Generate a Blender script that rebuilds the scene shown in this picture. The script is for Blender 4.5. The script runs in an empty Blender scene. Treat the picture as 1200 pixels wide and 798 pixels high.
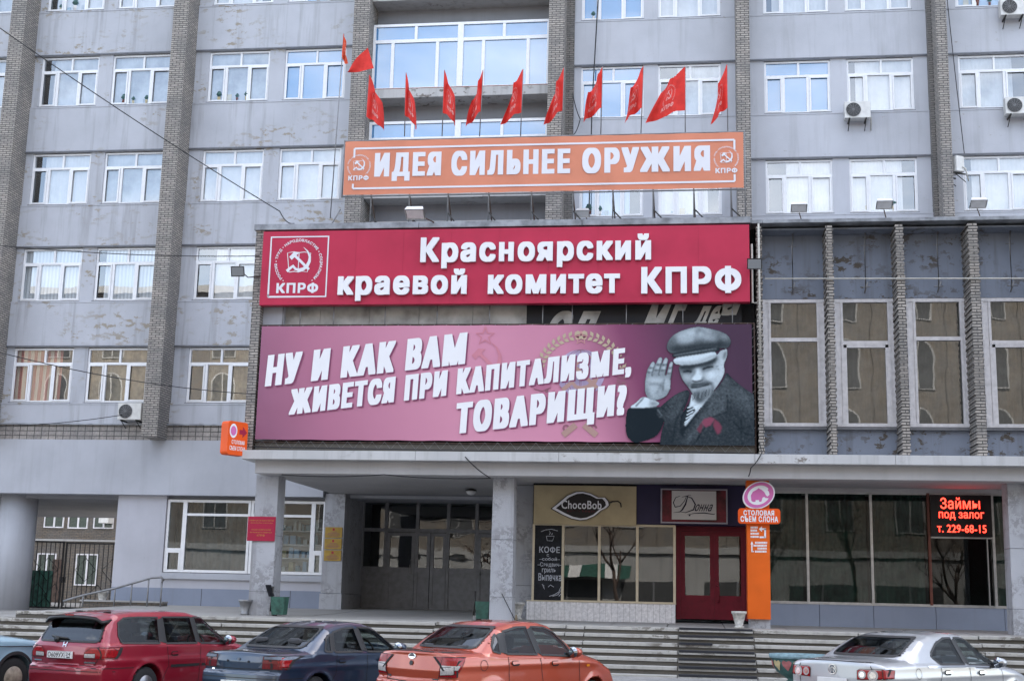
import bpy, bmesh, math, random
import numpy as np
from mathutils import Vector, Matrix
random.seed(7)
S = bpy.context.scene
COL = S.collection
RAD = math.radians

# ---------------------------------------------------------------- camera
YAW, PITCH, ROLL, EYE = RAD(7.884), RAD(11.05), RAD(1.3375), 1.85
_r = Vector((math.cos(YAW), math.sin(YAW), 0)); _f = Vector((-math.sin(YAW), math.cos(YAW), 0)); _u = Vector((0, 0, 1))
CF = _f*math.cos(PITCH) + _u*math.sin(PITCH); CU = _u*math.cos(PITCH) - _f*math.sin(PITCH)
CR = _r*math.cos(ROLL) + CU*math.sin(ROLL); CU = CU*math.cos(ROLL) - _r*math.sin(ROLL)
cam = bpy.data.objects.new('camera', bpy.data.cameras.new('camera')); COL.objects.link(cam)
cam.data.sensor_width = 36; cam.data.lens = 46.2; cam.data.clip_end = 900; cam.data.clip_start = .1
cam.matrix_world = Matrix(((CR.x, CU.x, -CF.x, 0), (CR.y, CU.y, -CF.y, 0), (CR.z, CU.z, -CF.z, EYE), (0, 0, 0, 1)))
S.camera = cam

# ---------------------------------------------------------------- sky, sun, exposure
SUN_EL, SUN_ROT = RAD(44), RAD(28)
W = bpy.data.worlds.new('World'); S.world = W; W.use_nodes = True
nt = W.node_tree; nt.nodes.clear()
out = nt.nodes.new('ShaderNodeOutputWorld'); bg = nt.nodes.new('ShaderNodeBackground')
sky = nt.nodes.new('ShaderNodeTexSky'); sky.sky_type = 'NISHITA'; sky.sun_disc = False
sky.sun_elevation = SUN_EL; sky.sun_rotation = SUN_ROT; sky.air_density = 1.0; sky.dust_density = 2.0; sky.ozone_density = 1.0
tc = nt.nodes.new('ShaderNodeTexCoord'); mp = nt.nodes.new('ShaderNodeMapping'); mp.inputs['Scale'].default_value = (1, 1, 2.6); mp.inputs['Location'].default_value = (3.7, 1.3, .4)
nz = nt.nodes.new('ShaderNodeTexNoise'); nz.inputs['Scale'].default_value = 2.3; nz.inputs['Detail'].default_value = 8; nz.inputs['Roughness'].default_value = .56
rp = nt.nodes.new('ShaderNodeValToRGB'); rp.color_ramp.elements[0].position = .47; rp.color_ramp.elements[1].position = .70; rp.color_ramp.elements[0].color = (.14, .14, .14, 1)
mx = nt.nodes.new('ShaderNodeMixRGB'); mx.inputs[2].default_value = (8.0, 8.1, 8.4, 1)
nt.links.new(tc.outputs['Generated'], mp.inputs['Vector']); nt.links.new(mp.outputs[0], nz.inputs['Vector'])
nt.links.new(nz.outputs['Fac'], rp.inputs[0]); nt.links.new(rp.outputs[0], mx.inputs[0])
nt.links.new(sky.outputs[0], mx.inputs[1]); nt.links.new(mx.outputs[0], bg.inputs[0])
bg.inputs[1].default_value = .11
nt.links.new(bg.outputs[0], out.inputs[0])
sl = bpy.data.lights.new('sun', 'SUN'); sl.energy = 3.6; sl.angle = RAD(.5); sl.color = (1, .95, .87)
so = bpy.data.objects.new('sun', sl); COL.objects.link(so)
sd = Vector((math.sin(SUN_ROT)*math.cos(SUN_EL), math.cos(SUN_ROT)*math.cos(SUN_EL), math.sin(SUN_EL)))
so.rotation_euler = sd.to_track_quat('Z', 'Y').to_euler(); so.location = (40, 80, 90)
S.view_settings.view_transform = 'Standard'; S.view_settings.look = 'None'; S.view_settings.gamma = 1
S.view_settings.use_curve_mapping = False; S.view_settings.exposure = 2.25

# ---------------------------------------------------------------- materials
MATS = {}
def _new(name):
    m = bpy.data.materials.new(name); m.use_nodes = True; n = m.node_tree; n.nodes.clear()
    o = n.nodes.new('ShaderNodeOutputMaterial'); b = n.nodes.new('ShaderNodeBsdfPrincipled')
    n.links.new(b.outputs[0], o.inputs[0]); MATS[name] = m
    return m, n, b
def rgba(c): return (c[0], c[1], c[2], 1)
def _coord(n, sc=(1, 1, 1)):
    t = n.nodes.new('ShaderNodeTexCoord'); m = n.nodes.new('ShaderNodeMapping'); m.inputs['Scale'].default_value = sc
    n.links.new(t.outputs['Object'], m.inputs['Vector']); return m.outputs[0]
def _noise(n, vec, scale, detail=6, rough=.55):
    t = n.nodes.new('ShaderNodeTexNoise'); t.inputs['Scale'].default_value = scale; t.inputs['Detail'].default_value = detail
    t.inputs['Roughness'].default_value = rough; n.links.new(vec, t.inputs['Vector']); return t.outputs['Fac']
def _ramp(n, fac, a, b, ca=(0, 0, 0), cb=(1, 1, 1)):
    r = n.nodes.new('ShaderNodeValToRGB'); e = r.color_ramp.elements
    e[0].position = a; e[1].position = b; e[0].color = rgba(ca); e[1].color = rgba(cb); n.links.new(fac, r.inputs[0]); return r.outputs[0]
def _mix(n, fac, a, b, mode='MIX'):
    m = n.nodes.new('ShaderNodeMixRGB'); m.blend_type = mode
    for k, v in ((0, fac), (1, a), (2, b)):
        if isinstance(v, (int, float)): m.inputs[k].default_value = v
        elif isinstance(v, tuple): m.inputs[k].default_value = rgba(v)
        else: n.links.new(v, m.inputs[k])
    return m.outputs[0]
def _bump(n, b, h, strength=.3, dist=.01):
    k = n.nodes.new('ShaderNodeBump'); k.inputs['Strength'].default_value = strength; k.inputs['Distance'].default_value = dist
    n.links.new(h, k.inputs['Height']); n.links.new(k.outputs[0], b.inputs['Normal'])
def plain(name, col, rough=.6, metal=0, coat=0, var=.12, vs=6, spec=.5, bump=0):
    """one colour with a little uneven wear"""
    m, n, b = _new(name)
    v = _coord(n)
    if var:
        f = _noise(n, v, vs, 5); c2 = tuple(x*(1-var*2.2) for x in col)
        c = _mix(n, _ramp(n, f, .32, .62), c2, tuple(col)); n.links.new(c, b.inputs['Base Color'])
        if bump: _bump(n, b, _noise(n, v, vs*8, 4), bump, .01)
    else: b.inputs['Base Color'].default_value = rgba(col)
    b.inputs['Roughness'].default_value = rough; b.inputs['Metallic'].default_value = metal
    b.inputs['Coat Weight'].default_value = coat; b.inputs['Coat Roughness'].default_value = .04; b.inputs['Specular IOR Level'].default_value = spec
    return m
def stucco(name, col, patch=None, ps=(.8, .8, 1.6), pth=.66, streak=.25, bump=.35, soil=(.16, .15, .14)):
    """painted render: cloudy tone, vertical run marks, flaked patches that show the older coat"""
    m, n, b = _new(name)
    v = _coord(n)
    c = _mix(n, _ramp(n, _noise(n, v, .55, 7, .6), .3, .7), tuple(x*.88 for x in col), tuple(min(1, x*1.07) for x in col))
    sv = _coord(n, (3.2, 3.2, .22))
    st = _ramp(n, _noise(n, sv, 1.3, 6, .6), .52, .78); st2 = _mix(n, 1.0, st, (streak, streak, streak), 'MULTIPLY')
    c = _mix(n, st2, c, soil)
    sp = _ramp(n, _noise(n, v, 9, 6, .7), .66, .74); c = _mix(n, _mix(n, 1., sp, (.35, .35, .35), 'MULTIPLY'), c, soil)
    if patch:
        pv = _coord(n, ps)
        big = _ramp(n, _noise(n, pv, .55, 2), .48, .62); fine = _ramp(n, _noise(n, pv, 3.6, 9, .68), pth-.09, pth-.05)
        c = _mix(n, _mix(n, 1., big, fine, 'MULTIPLY'), c, patch)
    n.links.new(c, b.inputs['Base Color']); b.inputs['Roughness'].default_value = .85
    _bump(n, b, _noise(n, v, 38, 6, .65), bump, .012)
    return m
def brick(name, c1, c2, mortar, bw=.25, bh=.074, ms=.011, off=.5, bias=0.0, bump=.7, soil=.55):
    m, n, b = _new(name)
    t = n.nodes.new('ShaderNodeTexCoord'); s = n.nodes.new('ShaderNodeSeparateXYZ'); n.links.new(t.outputs['Object'], s.inputs[0])
    a = n.nodes.new('ShaderNodeMath'); a.operation = 'ADD'; n.links.new(s.outputs[0], a.inputs[0]); n.links.new(s.outputs[1], a.inputs[1])
    k = n.nodes.new('ShaderNodeCombineXYZ'); n.links.new(a.outputs[0], k.inputs[0]); n.links.new(s.outputs[2], k.inputs[1])
    w = n.nodes.new('ShaderNodeTexNoise'); w.inputs['Scale'].default_value = 3; n.links.new(t.outputs['Object'], w.inputs['Vector'])
    wv = n.nodes.new('ShaderNodeVectorMath'); wv.operation = 'MULTIPLY_ADD'; wv.inputs[1].default_value = (.014, .014, 0)
    n.links.new(w.outputs['Color'], wv.inputs[0]); n.links.new(k.outputs[0], wv.inputs[2])
    bt = n.nodes.new('ShaderNodeTexBrick'); n.links.new(wv.outputs[0], bt.inputs['Vector']); bt.offset = off
    for key, val in (('Scale', 1), ('Mortar Size', ms), ('Mortar Smooth', .25), ('Bias', bias), ('Brick Width', bw), ('Row Height', bh)): bt.inputs[key].default_value = val
    bt.inputs['Color1'].default_value = rgba(c1); bt.inputs['Color2'].default_value = rgba(c2); bt.inputs['Mortar'].default_value = rgba(mortar)
    c = _mix(n, _ramp(n, _noise(n, t.outputs['Object'], 1.2, 7, .62), .38, .72), tuple(x*.0+.14 for x in c1), bt.outputs['Color'])
    c = _mix(n, soil, bt.outputs['Color'], c)
    sp = _ramp(n, _noise(n, t.outputs['Object'], 13, 4, .6), .3, .7, (.72, .72, .72), (1.12, 1.12, 1.12)); c = _mix(n, 1., c, sp, 'MULTIPLY')
    n.links.new(c, b.inputs['Base Color']); b.inputs['Roughness'].default_value = .9
    inv = n.nodes.new('ShaderNodeMath'); inv.operation = 'SUBTRACT'; inv.inputs[0].default_value = 1; n.links.new(bt.outputs['Fac'], inv.inputs[1])
    _bump(n, b, inv.outputs[0], bump, .012)
    return m
def glass(name, tint=(.02, .025, .03), ior=1.9, rough=.0, refl=None, wav=0.0, ws=1.5):
    """glazing; with refl given that share mirrors and the rest passes, tinted, to the blinds and rooms behind"""
    m, n, b = _new(name)
    b.inputs['Base Color'].default_value = rgba(tint); b.inputs['Roughness'].default_value = rough; b.inputs['IOR'].default_value = ior
    if wav: _bump(n, b, _noise(n, _coord(n), ws, 2, .4), wav, .05)
    if refl is not None:
        g = n.nodes.new('ShaderNodeBsdfTransparent'); x = n.nodes.new('ShaderNodeMixShader'); x.inputs[0].default_value = refl; g.inputs[0].default_value = rgba(tint)
        y = n.nodes.new('ShaderNodeBsdfGlossy'); y.inputs['Roughness'].default_value = rough; y.inputs['Color'].default_value = (.93, .95, .96, 1)
        if wav: n.links.new(b.inputs['Normal'].links[0].from_socket, y.inputs['Normal'])
        o = [q for q in n.nodes if q.type == 'OUTPUT_MATERIAL'][0]
        n.links.new(g.outputs[0], x.inputs[1]); n.links.new(y.outputs[0], x.inputs[2]); n.links.new(x.outputs[0], o.inputs[0])
    return m
def stripes(name, a, c, period, axis=0, rough=.8, sharp=.1):
    m, n, b = _new(name)
    w = n.nodes.new('ShaderNodeTexWave'); w.wave_type = 'BANDS'; w.bands_direction = 'XYZ'[axis]; w.inputs['Scale'].default_value = .314/period
    w.inputs['Distortion'].default_value = .6; w.inputs['Detail'].default_value = 1; n.links.new(_coord(n), w.inputs['Vector'])
    n.links.new(_ramp(n, w.outputs['Fac'], .5-sharp, .5+sharp, a, c), b.inputs['Base Color']); b.inputs['Roughness'].default_value = rough
    return m
def emit(name, col, st):
    m = bpy.data.materials.new(name); m.use_nodes = True; n = m.node_tree; n.nodes.clear()
    o = n.nodes.new('ShaderNodeOutputMaterial'); e = n.nodes.new('ShaderNodeEmission'); e.inputs[0].default_value = rgba(col); e.inputs[1].default_value = st
    n.links.new(e.outputs[0], o.inputs[0]); MATS[name] = m; return m
def paint(name, col, metal=.35, rough=.32):
    m, n, b = _new(name)
    v = _coord(n)
    fl = _noise(n, v, 900, 1); c = _mix(n, _ramp(n, fl, .3, .7), tuple(x*.88 for x in col), tuple(min(1, x*1.1) for x in col))
    du = _ramp(n, _noise(n, v, 2.2, 7, .65), .45, .8, (0, 0, 0), (.05, .05, .05)); c = _mix(n, du, c, (.2, .185, .17))
    n.links.new(c, b.inputs['Base Color']); b.inputs['Metallic'].default_value = metal; b.inputs['Roughness'].default_value = rough
    b.inputs['Coat Weight'].default_value = 1; b.inputs['Coat Roughness'].default_value = .035
    return m
def vcol(name, rough=.6):
    m, n, b = _new(name)
    a = n.nodes.new('ShaderNodeAttribute'); a.attribute_name = 'print'; n.links.new(a.outputs['Color'], b.inputs['Base Color']); b.inputs['Roughness'].default_value = rough; b.inputs['Specular IOR Level'].default_value = .12
    return m

stucco('wall_paint', (.455, .465, .50), patch=(.31, .275, .225), pth=.63, streak=.55)
stucco('wall_right_paint', (.47, .48, .515), patch=(.3, .27, .24), pth=.72, streak=.28)
stucco('wall_smooth_paint', (.42, .43, .465), streak=.2, bump=.2)
stucco('wall_light_paint', (.46, .46, .50), streak=.1, bump=.15)
stucco('wall_base_paint', (.23, .26, .33), streak=.2, bump=.2)
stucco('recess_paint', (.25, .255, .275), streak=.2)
stucco('hall_paint', (.225, .255, .315), patch=(.10, .085, .07), ps=(1, 1, 1.5), pth=.62, streak=.55, soil=(.09, .08, .07))
stucco('column_paint', (.40, .405, .43), patch=(.27, .27, .28), ps=(3, 3, 3), pth=.56, streak=.6, bump=1.0)
stucco('concrete', (.36, .35, .335), streak=.5, soil=(.13, .12, .11), bump=.5)
stucco('slab_edge', (.44, .43, .42), patch=(.16, .14, .125), pth=.65, streak=.6, soil=(.17, .16, .14))
stucco('canopy_white', (.50, .50, .50), patch=(.22, .2, .18), pth=.68, streak=.4)
stucco('soffit_paint', (.42, .41, .41), streak=.15, bump=.1)
stucco('platform_concrete', (.31, .295, .275), streak=.1, bump=.4)
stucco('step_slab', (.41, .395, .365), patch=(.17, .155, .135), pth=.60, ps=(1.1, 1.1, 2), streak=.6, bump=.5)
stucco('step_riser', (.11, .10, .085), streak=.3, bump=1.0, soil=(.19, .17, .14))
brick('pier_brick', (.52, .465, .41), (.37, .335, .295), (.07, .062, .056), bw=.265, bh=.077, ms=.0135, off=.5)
brick('pier_shaded_brick', (.30, .27, .24), (.22, .20, .18), (.04, .036, .032), bw=.265, bh=.077)  # pier brick darkened: the shade of the pier sides is in the colour
brick('band_brick', (.46, .41, .37), (.36, .32, .29), (.05, .045, .04), bw=.26, bh=.16, ms=.014, off=0)
brick('courtyard_brick', (.20, .155, .11), (.145, .115, .085), (.07, .06, .055), bw=.26, bh=.08)
brick('opposite_brick', (.25, .205, .155), (.215, .175, .135), (.16, .14, .12), bw=.26, bh=.08, bump=.2)
brick('white_tile', (.74, .71, .70), (.68, .66, .66), (.30, .28, .27), bw=.165, bh=.62, ms=.004, off=0, bump=.2, soil=.12)
brick('paver', (.38, .37, .355), (.33, .32, .31), (.14, .13, .12), bw=.22, bh=.22, ms=.008, off=.5)
plain('asphalt', (.06, .06, .062), .9, var=.2, vs=2, bump=.5)
plain('kerb_stone', (.34, .33, .32), .85, bump=.4)
plain('white_plastic', (.80, .80, .81), .35, var=.03)
plain('old_white_frame', (.72, .70, .71), .5, var=.1)
plain('cream_frame', (.52, .44, .31), .5, var=.06)
plain('aluminium', (.42, .42, .42), .35, .7)
plain('grey_aluminium', (.20, .205, .22), .5, .0)
plain('tin_sill', (.16, .165, .18), .5, .4)
plain('flashing', (.33, .345, .37), .55, .3, var=.25, vs=3)
plain('dark_room', (.012, .012, .014), .9, var=0)  # near-black sheets stand in for the shade of unlit rooms and gaps
plain('dark_metal', (.035, .033, .03), .55, .4)
plain('black_iron', (.018, .018, .02), .5, .3)
plain('rust_metal', (.10, .065, .05), .8, .2, var=.3)
plain('grey_steel', (.26, .26, .265), .5, .5)
plain('pale_pipe', (.52, .50, .45), .6)
plain('maroon_paint', (.135, .004, .014), .5, spec=.25)
plain('brown_red_post', (.13, .03, .015), .5)
plain('mat_rubber', (.02, .021, .027), .8)
plain('green_bin', (.035, .115, .085), .55, var=.3)
plain('bucket_white', (.55, .53, .49), .5, var=.2, vs=14)
plain('planter_blue', (.21, .33, .37), .6, var=.2, vs=10)
plain('planter_green', (.05, .13, .12), .6, var=.2, vs=10)
plain('planter_red', (.40, .13, .13), .6)
plain('planter_cream', (.52, .42, .22), .6)
plain('drape_green', (.045, .075, .065), .9, var=.35, vs=2); plain('drape_teal', (.085, .10, .105), .9, var=.3, vs=2)
plain('soil', (.05, .035, .025), .95)
plain('ac_white', (.66, .65, .62), .45, var=.08)
plain('ac_grill', (.06, .06, .06), .6)
plain('lamp_white', (.72, .72, .72), .4, var=.06)
plain('lamp_glass', (.25, .26, .27), .1, var=0)
plain('cable_black', (.015, .015, .017), .6, var=0)
plain('curtain_white', (.66, .64, .62), .9, var=.06, vs=3)
plain('curtain_blue', (.42, .55, .70), .9, var=.12, vs=1.2)
plain('curtain_grey', (.47, .48, .49), .9, var=.2, vs=1.5)
plain('curtain_wood', (.26, .21, .14), .9, var=.3, vs=3)
stripes('curtain_striped', (.42, .15, .11), (.56, .45, .34), .24, 0)
stripes('blind_slats', (.46, .48, .5), (.66, .68, .7), .13, 0, sharp=.35)
plain('sill_red_brick', (.26, .09, .06), .9, var=.3, vs=9)
glass('window_glass', (.90, .92, .93), refl=.22, wav=.02, ws=.9)
glass('sky_glass', (.05, .19, .38), 2.6, wav=.03, ws=.7)  # blue of the reflected sky is partly put into the base colour
glass('hall_glass', (.55, .56, .55), refl=.12, wav=.05, ws=.8)
glass('shop_glass', (.55, .62, .62), refl=.07, wav=.05, ws=.5)
glass('shop_dark_glass', (.40, .55, .50), refl=.026, wav=.05, ws=.5)
glass('car_glass', (.50, .56, .55), refl=.09)
glass('car_tinted_glass', (.16, .18, .19), refl=.11)
glass('entrance_glass', (.5, .55, .55), refl=.07, wav=.05)

# ---------------------------------------------------------------- object helpers
def link(o, parent=None):
    COL.objects.link(o)
    if parent is not None:
        o.parent = parent
        if parent.type == 'EMPTY': o.matrix_parent_inverse = Matrix.Translation(-Vector(parent.location)) if not parent.get('local') else Matrix.Identity(4)
    return o
def tag(o, label, cat, group=None):
    o['label'] = label; o['category'] = cat
    if group: o['group'] = group
    return o
def thing(name, label, cat, loc=(0, 0, 0), group=None, rz=None):
    """an Empty at the thing's base; rz given = its parts are modelled round that base, else in world space"""
    o = bpy.data.objects.new(name, None); o.location = loc; o.empty_display_size = .2
    if rz is not None: o['local'] = 1; o.rotation_euler = (0, 0, rz)
    COL.objects.link(o); return tag(o, label, cat, group)
def struct(o, kind='structure'): o['kind'] = kind; return o

class MB:
    def __init__(s): s.v = []; s.f = []; s.m = []; s.mats = []; s.sm = []
    def mat(s, name):
        if name not in s.mats: s.mats.append(name)
        return s.mats.index(name)
    def add(s, vs, fs, mat, smooth=False):
        o = len(s.v); s.v += [tuple(v) for v in vs]; k = s.mat(mat)
        for f in fs: s.f.append([i+o for i in f]); s.m.append(k); s.sm.append(smooth)
        return s
    def box(s, x0, x1, y0, y1, z0, z1, mat):
        v = [(x, y, z) for z in (z0, z1) for y in (y0, y1) for x in (x0, x1)]
        return s.add(v, [(0, 2, 3, 1), (4, 5, 7, 6), (0, 1, 5, 4), (2, 6, 7, 3), (0, 4, 6, 2), (1, 3, 7, 5)], mat)
    def rect(s, x0, x1, z0, z1, y, mat): return s.add([(x0, y, z0), (x1, y, z0), (x1, y, z1), (x0, y, z1)], [(0, 1, 2, 3)], mat)
    def prism(s, pts, y0, y1, mat):
        """outline in (x, z), thickness from y0 (front) to y1"""
        n = len(pts); v = [(p[0], y0, p[1]) for p in pts] + [(p[0], y1, p[1]) for p in pts]
        return s.add(v, [tuple(range(n)), tuple(range(2*n-1, n-1, -1))] + [(i, i+n, (i+1) % n+n, (i+1) % n) for i in range(n)], mat)
    def tube(s, path, r, mat, n=6, cap=True):
        P = [Vector(p) for p in path]; vs = []; fs = []; R = r if isinstance(r, (list, tuple)) else [r]*len(P)
        for i, p in enumerate(P):
            d = (P[min(i+1, len(P)-1)]-P[max(i-1, 0)]).normalized(); a = d.cross(Vector((0, 0, 1)))
            if a.length < 1e-3: a = d.cross(Vector((1, 0, 0)))
            a.normalize(); b = d.cross(a)
            vs += [p+(a*math.cos(2*math.pi*k/n)+b*math.sin(2*math.pi*k/n))*R[i] for k in range(n)]
        for i in range(len(P)-1):
            for k in range(n): fs.append((i*n+k, i*n+(k+1) % n, (i+1)*n+(k+1) % n, (i+1)*n+k))
        if cap: fs += [tuple(range(n)), tuple(range(len(P)*n-1, (len(P)-1)*n-1, -1))]
        return s.add(vs, fs, mat, True)
    def lathe(s, prof, c, mat, n=20, axis='z', smooth=True):
        vs = []; fs = []
        for r, h in prof:
            for k in range(n):
                a = 2*math.pi*k/n; p = (r*math.cos(a), r*math.sin(a))
                vs.append((c[0]+p[0], c[1]+p[1], c[2]+h) if axis == 'z' else (c[0]+p[0], c[1]+h, c[2]+p[1]) if axis == 'y' else (c[0]+h, c[1]+p[0], c[2]+p[1]))
        for i in range(len(prof)-1):
            for k in range(n): fs.append((i*n+k, i*n+(k+1) % n, (i+1)*n+(k+1) % n, (i+1)*n+k))
        fs += [tuple(range(n-1, -1, -1)), tuple(range((len(prof)-1)*n, len(prof)*n))]
        return s.add(vs, fs, mat, smooth)
    def build(s, name, parent=None, bevel=0):
        me = bpy.data.meshes.new(name); me.from_pydata(s.v, [], s.f)
        for m in s.mats: me.materials.append(MATS[m])
        me.polygons.foreach_set('material_index', s.m); me.polygons.foreach_set('use_smooth', s.sm); me.update()
        bm = bmesh.new(); bm.from_mesh(me); bmesh.ops.recalc_face_normals(bm, faces=bm.faces); bm.to_mesh(me); bm.free()
        o = bpy.data.objects.new(name, me); link(o, parent)
        if bevel:
            b = o.modifiers.new('bevel', 'BEVEL'); b.width = bevel; b.segments = 2; b.limit_method = 'ANGLE'
        return o

# ---------------------------------------------------------------- lettering
_tcache = {}
def _text_mesh(body):
    c = bpy.data.curves.new('t', 'FONT'); c.body = body; c.resolution_u = 3
    o = bpy.data.objects.new('t', c); COL.objects.link(o)
    dg = bpy.context.evaluated_depsgraph_get(); dg.update()
    me = bpy.data.meshes.new_from_object(o.evaluated_get(dg)); v = [(q.co.x, q.co.y) for q in me.vertices]; f = [tuple(p.vertices) for p in me.polygons]
    bpy.data.objects.remove(o); bpy.data.curves.remove(c); bpy.data.meshes.remove(me)
    return v, f
def _hull(P):
    P = sorted(set(P)); 
    def half(Q):
        H = []
        for p in Q:
            while len(H) > 1 and (H[-1][0]-H[-2][0])*(p[1]-H[-2][1])-(H[-1][1]-H[-2][1])*(p[0]-H[-2][0]) <= 1e-12: H.pop()
            H.append(p)
        return H[:-1]
    return half(P)+half(P[::-1])
from mathutils.geometry import delaunay_2d_cdt
def glyph(ch, pre, dx, dz):
    """one character: squeezed by pre, its strokes thickened by dx and dz, as a clean flat mesh, with its advance"""
    key = (ch, pre, dx, dz)
    if key in _tcache: return _tcache[key]
    if '|' not in _tcache: _tcache['|'] = min(p[0] for p in _text_mesh('|')[0])
    adv = (max(p[0] for p in _text_mesh(ch+'|')[0])-max(p[0] for p in _text_mesh('|')[0]))*pre+2*dx
    if ch == ' ': r = ([], [], adv)
    else:
        v, f = _text_mesh(ch)
        if ch == 'Ф':
            q = stroke(arc(.414, .364, .315, 0, 360, 28, .262), .088); v, f = union(merge(q, ([(.372, -.005), (.456, -.005), (.456, .733), (.372, .733)], [(0, 1, 2, 3)])))
        q = lambda x0, x1, z0, z1: ([(x0, z0), (x1, z0), (x1, z1), (x0, z1)], [(0, 1, 2, 3)])
        if ch == 'н': v, f = union(merge(q(.075, .16, 0, .546), q(.405, .49, 0, .546), q(.1, .45, .235, .31)))
        if ch == 'Н': v, f = union(merge(q(.086, .176, 0, .728), q(.57, .66, 0, .728), q(.13, .6, .325, .405)))
        if ch == 'Р': v, f = union(merge(q(.086, .176, 0, .728), stroke([(.12, .688)]+arc(.35, .497, .19, 90, -90, 12)+[(.12, .307)], .082)))
        if ch == 'М': v, f = union(merge(q(.086, .17, 0, .728), q(.70, .784, 0, .728), ([(.086, .728), (.20, .728), (.435, .14), (.67, .728), (.784, .728), (.475, 0), (.395, 0)], [(0, 1, 2, 5, 6), (2, 3, 4, 5)])))
        if pre < .8 and ch in 'МЖЩШ': pre *= 1.22; adv *= 1.22
        v = [(p[0]*pre, p[1]) for p in v]
        if dx or dz:
            V = []; F = []
            for t in f:
                h = _hull([(v[i][0]+a, v[i][1]+b) for i in t for a in (0, 2*dx) for b in (-dz, dz)])
                if len(h) > 2: F.append(list(range(len(V), len(V)+len(h)))); V += [Vector(p) for p in h]
            o = delaunay_2d_cdt(V, [], F, 0, 1e-5); v = [tuple(p) for p in o[0]]; f = [tuple(t) for t, q in zip(o[2], o[5]) if q]
        r = (v, f, adv)
    _tcache[key] = r; return r
def text2d(body, x0, x1, z0, z1, pre=1.0, off=0.0, spacing=1.0, shear=0, dz=None):
    """lettering fitted to the box x0..x1, z0..z1: (verts (x, z), faces); pre = squeeze before the strokes are thickened"""
    V = []; F = []; x = 0; dz = off*.75 if dz is None else dz
    for ch in body:
        v, f, adv = glyph(ch, pre, off, dz); o = len(V); V += [(p[0]+x, p[1]) for p in v]; F += [tuple(i+o for i in t) for t in f]; x += adv*spacing
    a = [min(q[i] for q in V) for i in (0, 1)]; b = [max(q[i] for q in V) for i in (0, 1)]
    sx = (x1-x0)/(b[0]-a[0]); sz = (z1-z0)/(b[1]-a[1])
    return [(x0+(q[0]-a[0])*sx+shear*(q[1]-a[1])*sz, z0+(q[1]-a[1])*sz) for q in V], F
def solid(mb, v, f, fn, depth, mat):
    """flat lettering -> raised letters; fn maps (x, z, d) to a point"""
    if depth <= 0: return mb.add([fn(p[0], p[1], 0) for p in v], f, mat)
    n = len(v); cnt = {}
    for t in f:
        for i in range(len(t)):
            e = (t[i], t[(i+1) % len(t)]); cnt[e] = cnt.get(e, 0)+1
    edges = [e for e in cnt if (e[1], e[0]) not in cnt]
    vs = [fn(p[0], p[1], 0) for p in v] + [fn(p[0], p[1], depth) for p in v]
    return mb.add(vs, list(f) + [(e[1], e[0], e[0]+n, e[1]+n) for e in edges], mat)
def onplane(y): return lambda x, z, d: (x, y+d, z)
def letters(name, parent, rows, y, mat, depth=0.0, rot=0, pivot=(0, 0)):
    mb = MB(); c, s = math.cos(rot), math.sin(rot)
    for r in rows:
        body, x0, x1, z0, z1 = r[:5]; kw = r[5] if len(r) > 5 else {}
        v, f = text2d(body, x0, x1, z0, z1, **kw)
        if rot: v = [(pivot[0]+(p[0]-pivot[0])*c-(p[1]-pivot[1])*s, pivot[1]+(p[0]-pivot[0])*s+(p[1]-pivot[1])*c) for p in v]
        solid(mb, v, f, onplane(y), depth, mat)
    return mb.build(name, parent)
def stroke(pts, w):
    """polyline -> quads; w = width or list of widths"""
    P = [Vector((p[0], p[1])) for p in pts]; n = len(P); Wd = w if isinstance(w, (list, tuple)) else [w]*n; v = []
    for i, p in enumerate(P):
        d = (P[min(i+1, n-1)]-P[max(i-1, 0)]).normalized(); k = Vector((-d.y, d.x))*Wd[i]/2; v += [tuple(p+k), tuple(p-k)]
    return v, [(2*i, 2*i+1, 2*i+3, 2*i+2) for i in range(n-1)]
def arc(cx, cz, r, a0, a1, n=24, rz=None):
    rz = rz or r
    return [(cx+r*math.cos(RAD(a0+(a1-a0)*i/n)), cz+rz*math.sin(RAD(a0+(a1-a0)*i/n))) for i in range(n+1)]
def star(cx, cz, r, k=.4):
    return [(cx+(r if i % 2 == 0 else r*k)*math.sin(i*math.pi/5), cz+(r if i % 2 == 0 else r*k)*math.cos(i*math.pi/5)) for i in range(10)]
def merge(*parts):
    V = []; F = []
    for v, f in parts: o = len(V); V += [tuple(p) for p in v]; F += [tuple(i+o for i in t) for t in f]
    return V, F
def move(vf, dx, dz, s=1, rot=0, shear=0):
    c, k = math.cos(rot), math.sin(rot)
    return [(dx+s*(p[0]*c-p[1]*k)+shear*s*p[1], dz+s*(p[0]*k+p[1]*c)) for p in vf[0]], vf[1]
def bent_text(body, r, a0, a1, h, off=.0):
    """lettering round a circle from angle a0 (left) to a1, clockwise"""
    ln = abs(a0-a1)*math.pi/180*r; v, f = text2d(body, 0, ln, 0, h, off=off)
    return [((r+p[1])*math.cos(RAD(a0)-p[0]/r), (r+p[1])*math.sin(RAD(a0)-p[0]/r)) for p in v], f
def union(vf):
    """overlapping flat pieces -> one clean flat mesh"""
    F = []
    for t in vf[1]:
        t = [i for k, i in enumerate(t) if math.dist(vf[0][i][:2], vf[0][t[k-1]][:2]) > 1e-5]
        if len(t) > 2:
            a = sum(vf[0][t[k-1]][0]*vf[0][i][1]-vf[0][i][0]*vf[0][t[k-1]][1] for k, i in enumerate(t))
            if abs(a) > 1e-9: F.append(t if a > 0 else t[::-1])
    o = delaunay_2d_cdt([Vector(p[:2]) for p in vf[0]], [], F, 0, 1e-5)
    return [tuple(p) for p in o[0]], [tuple(t) for t, q in zip(o[2], o[5]) if q]
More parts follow.
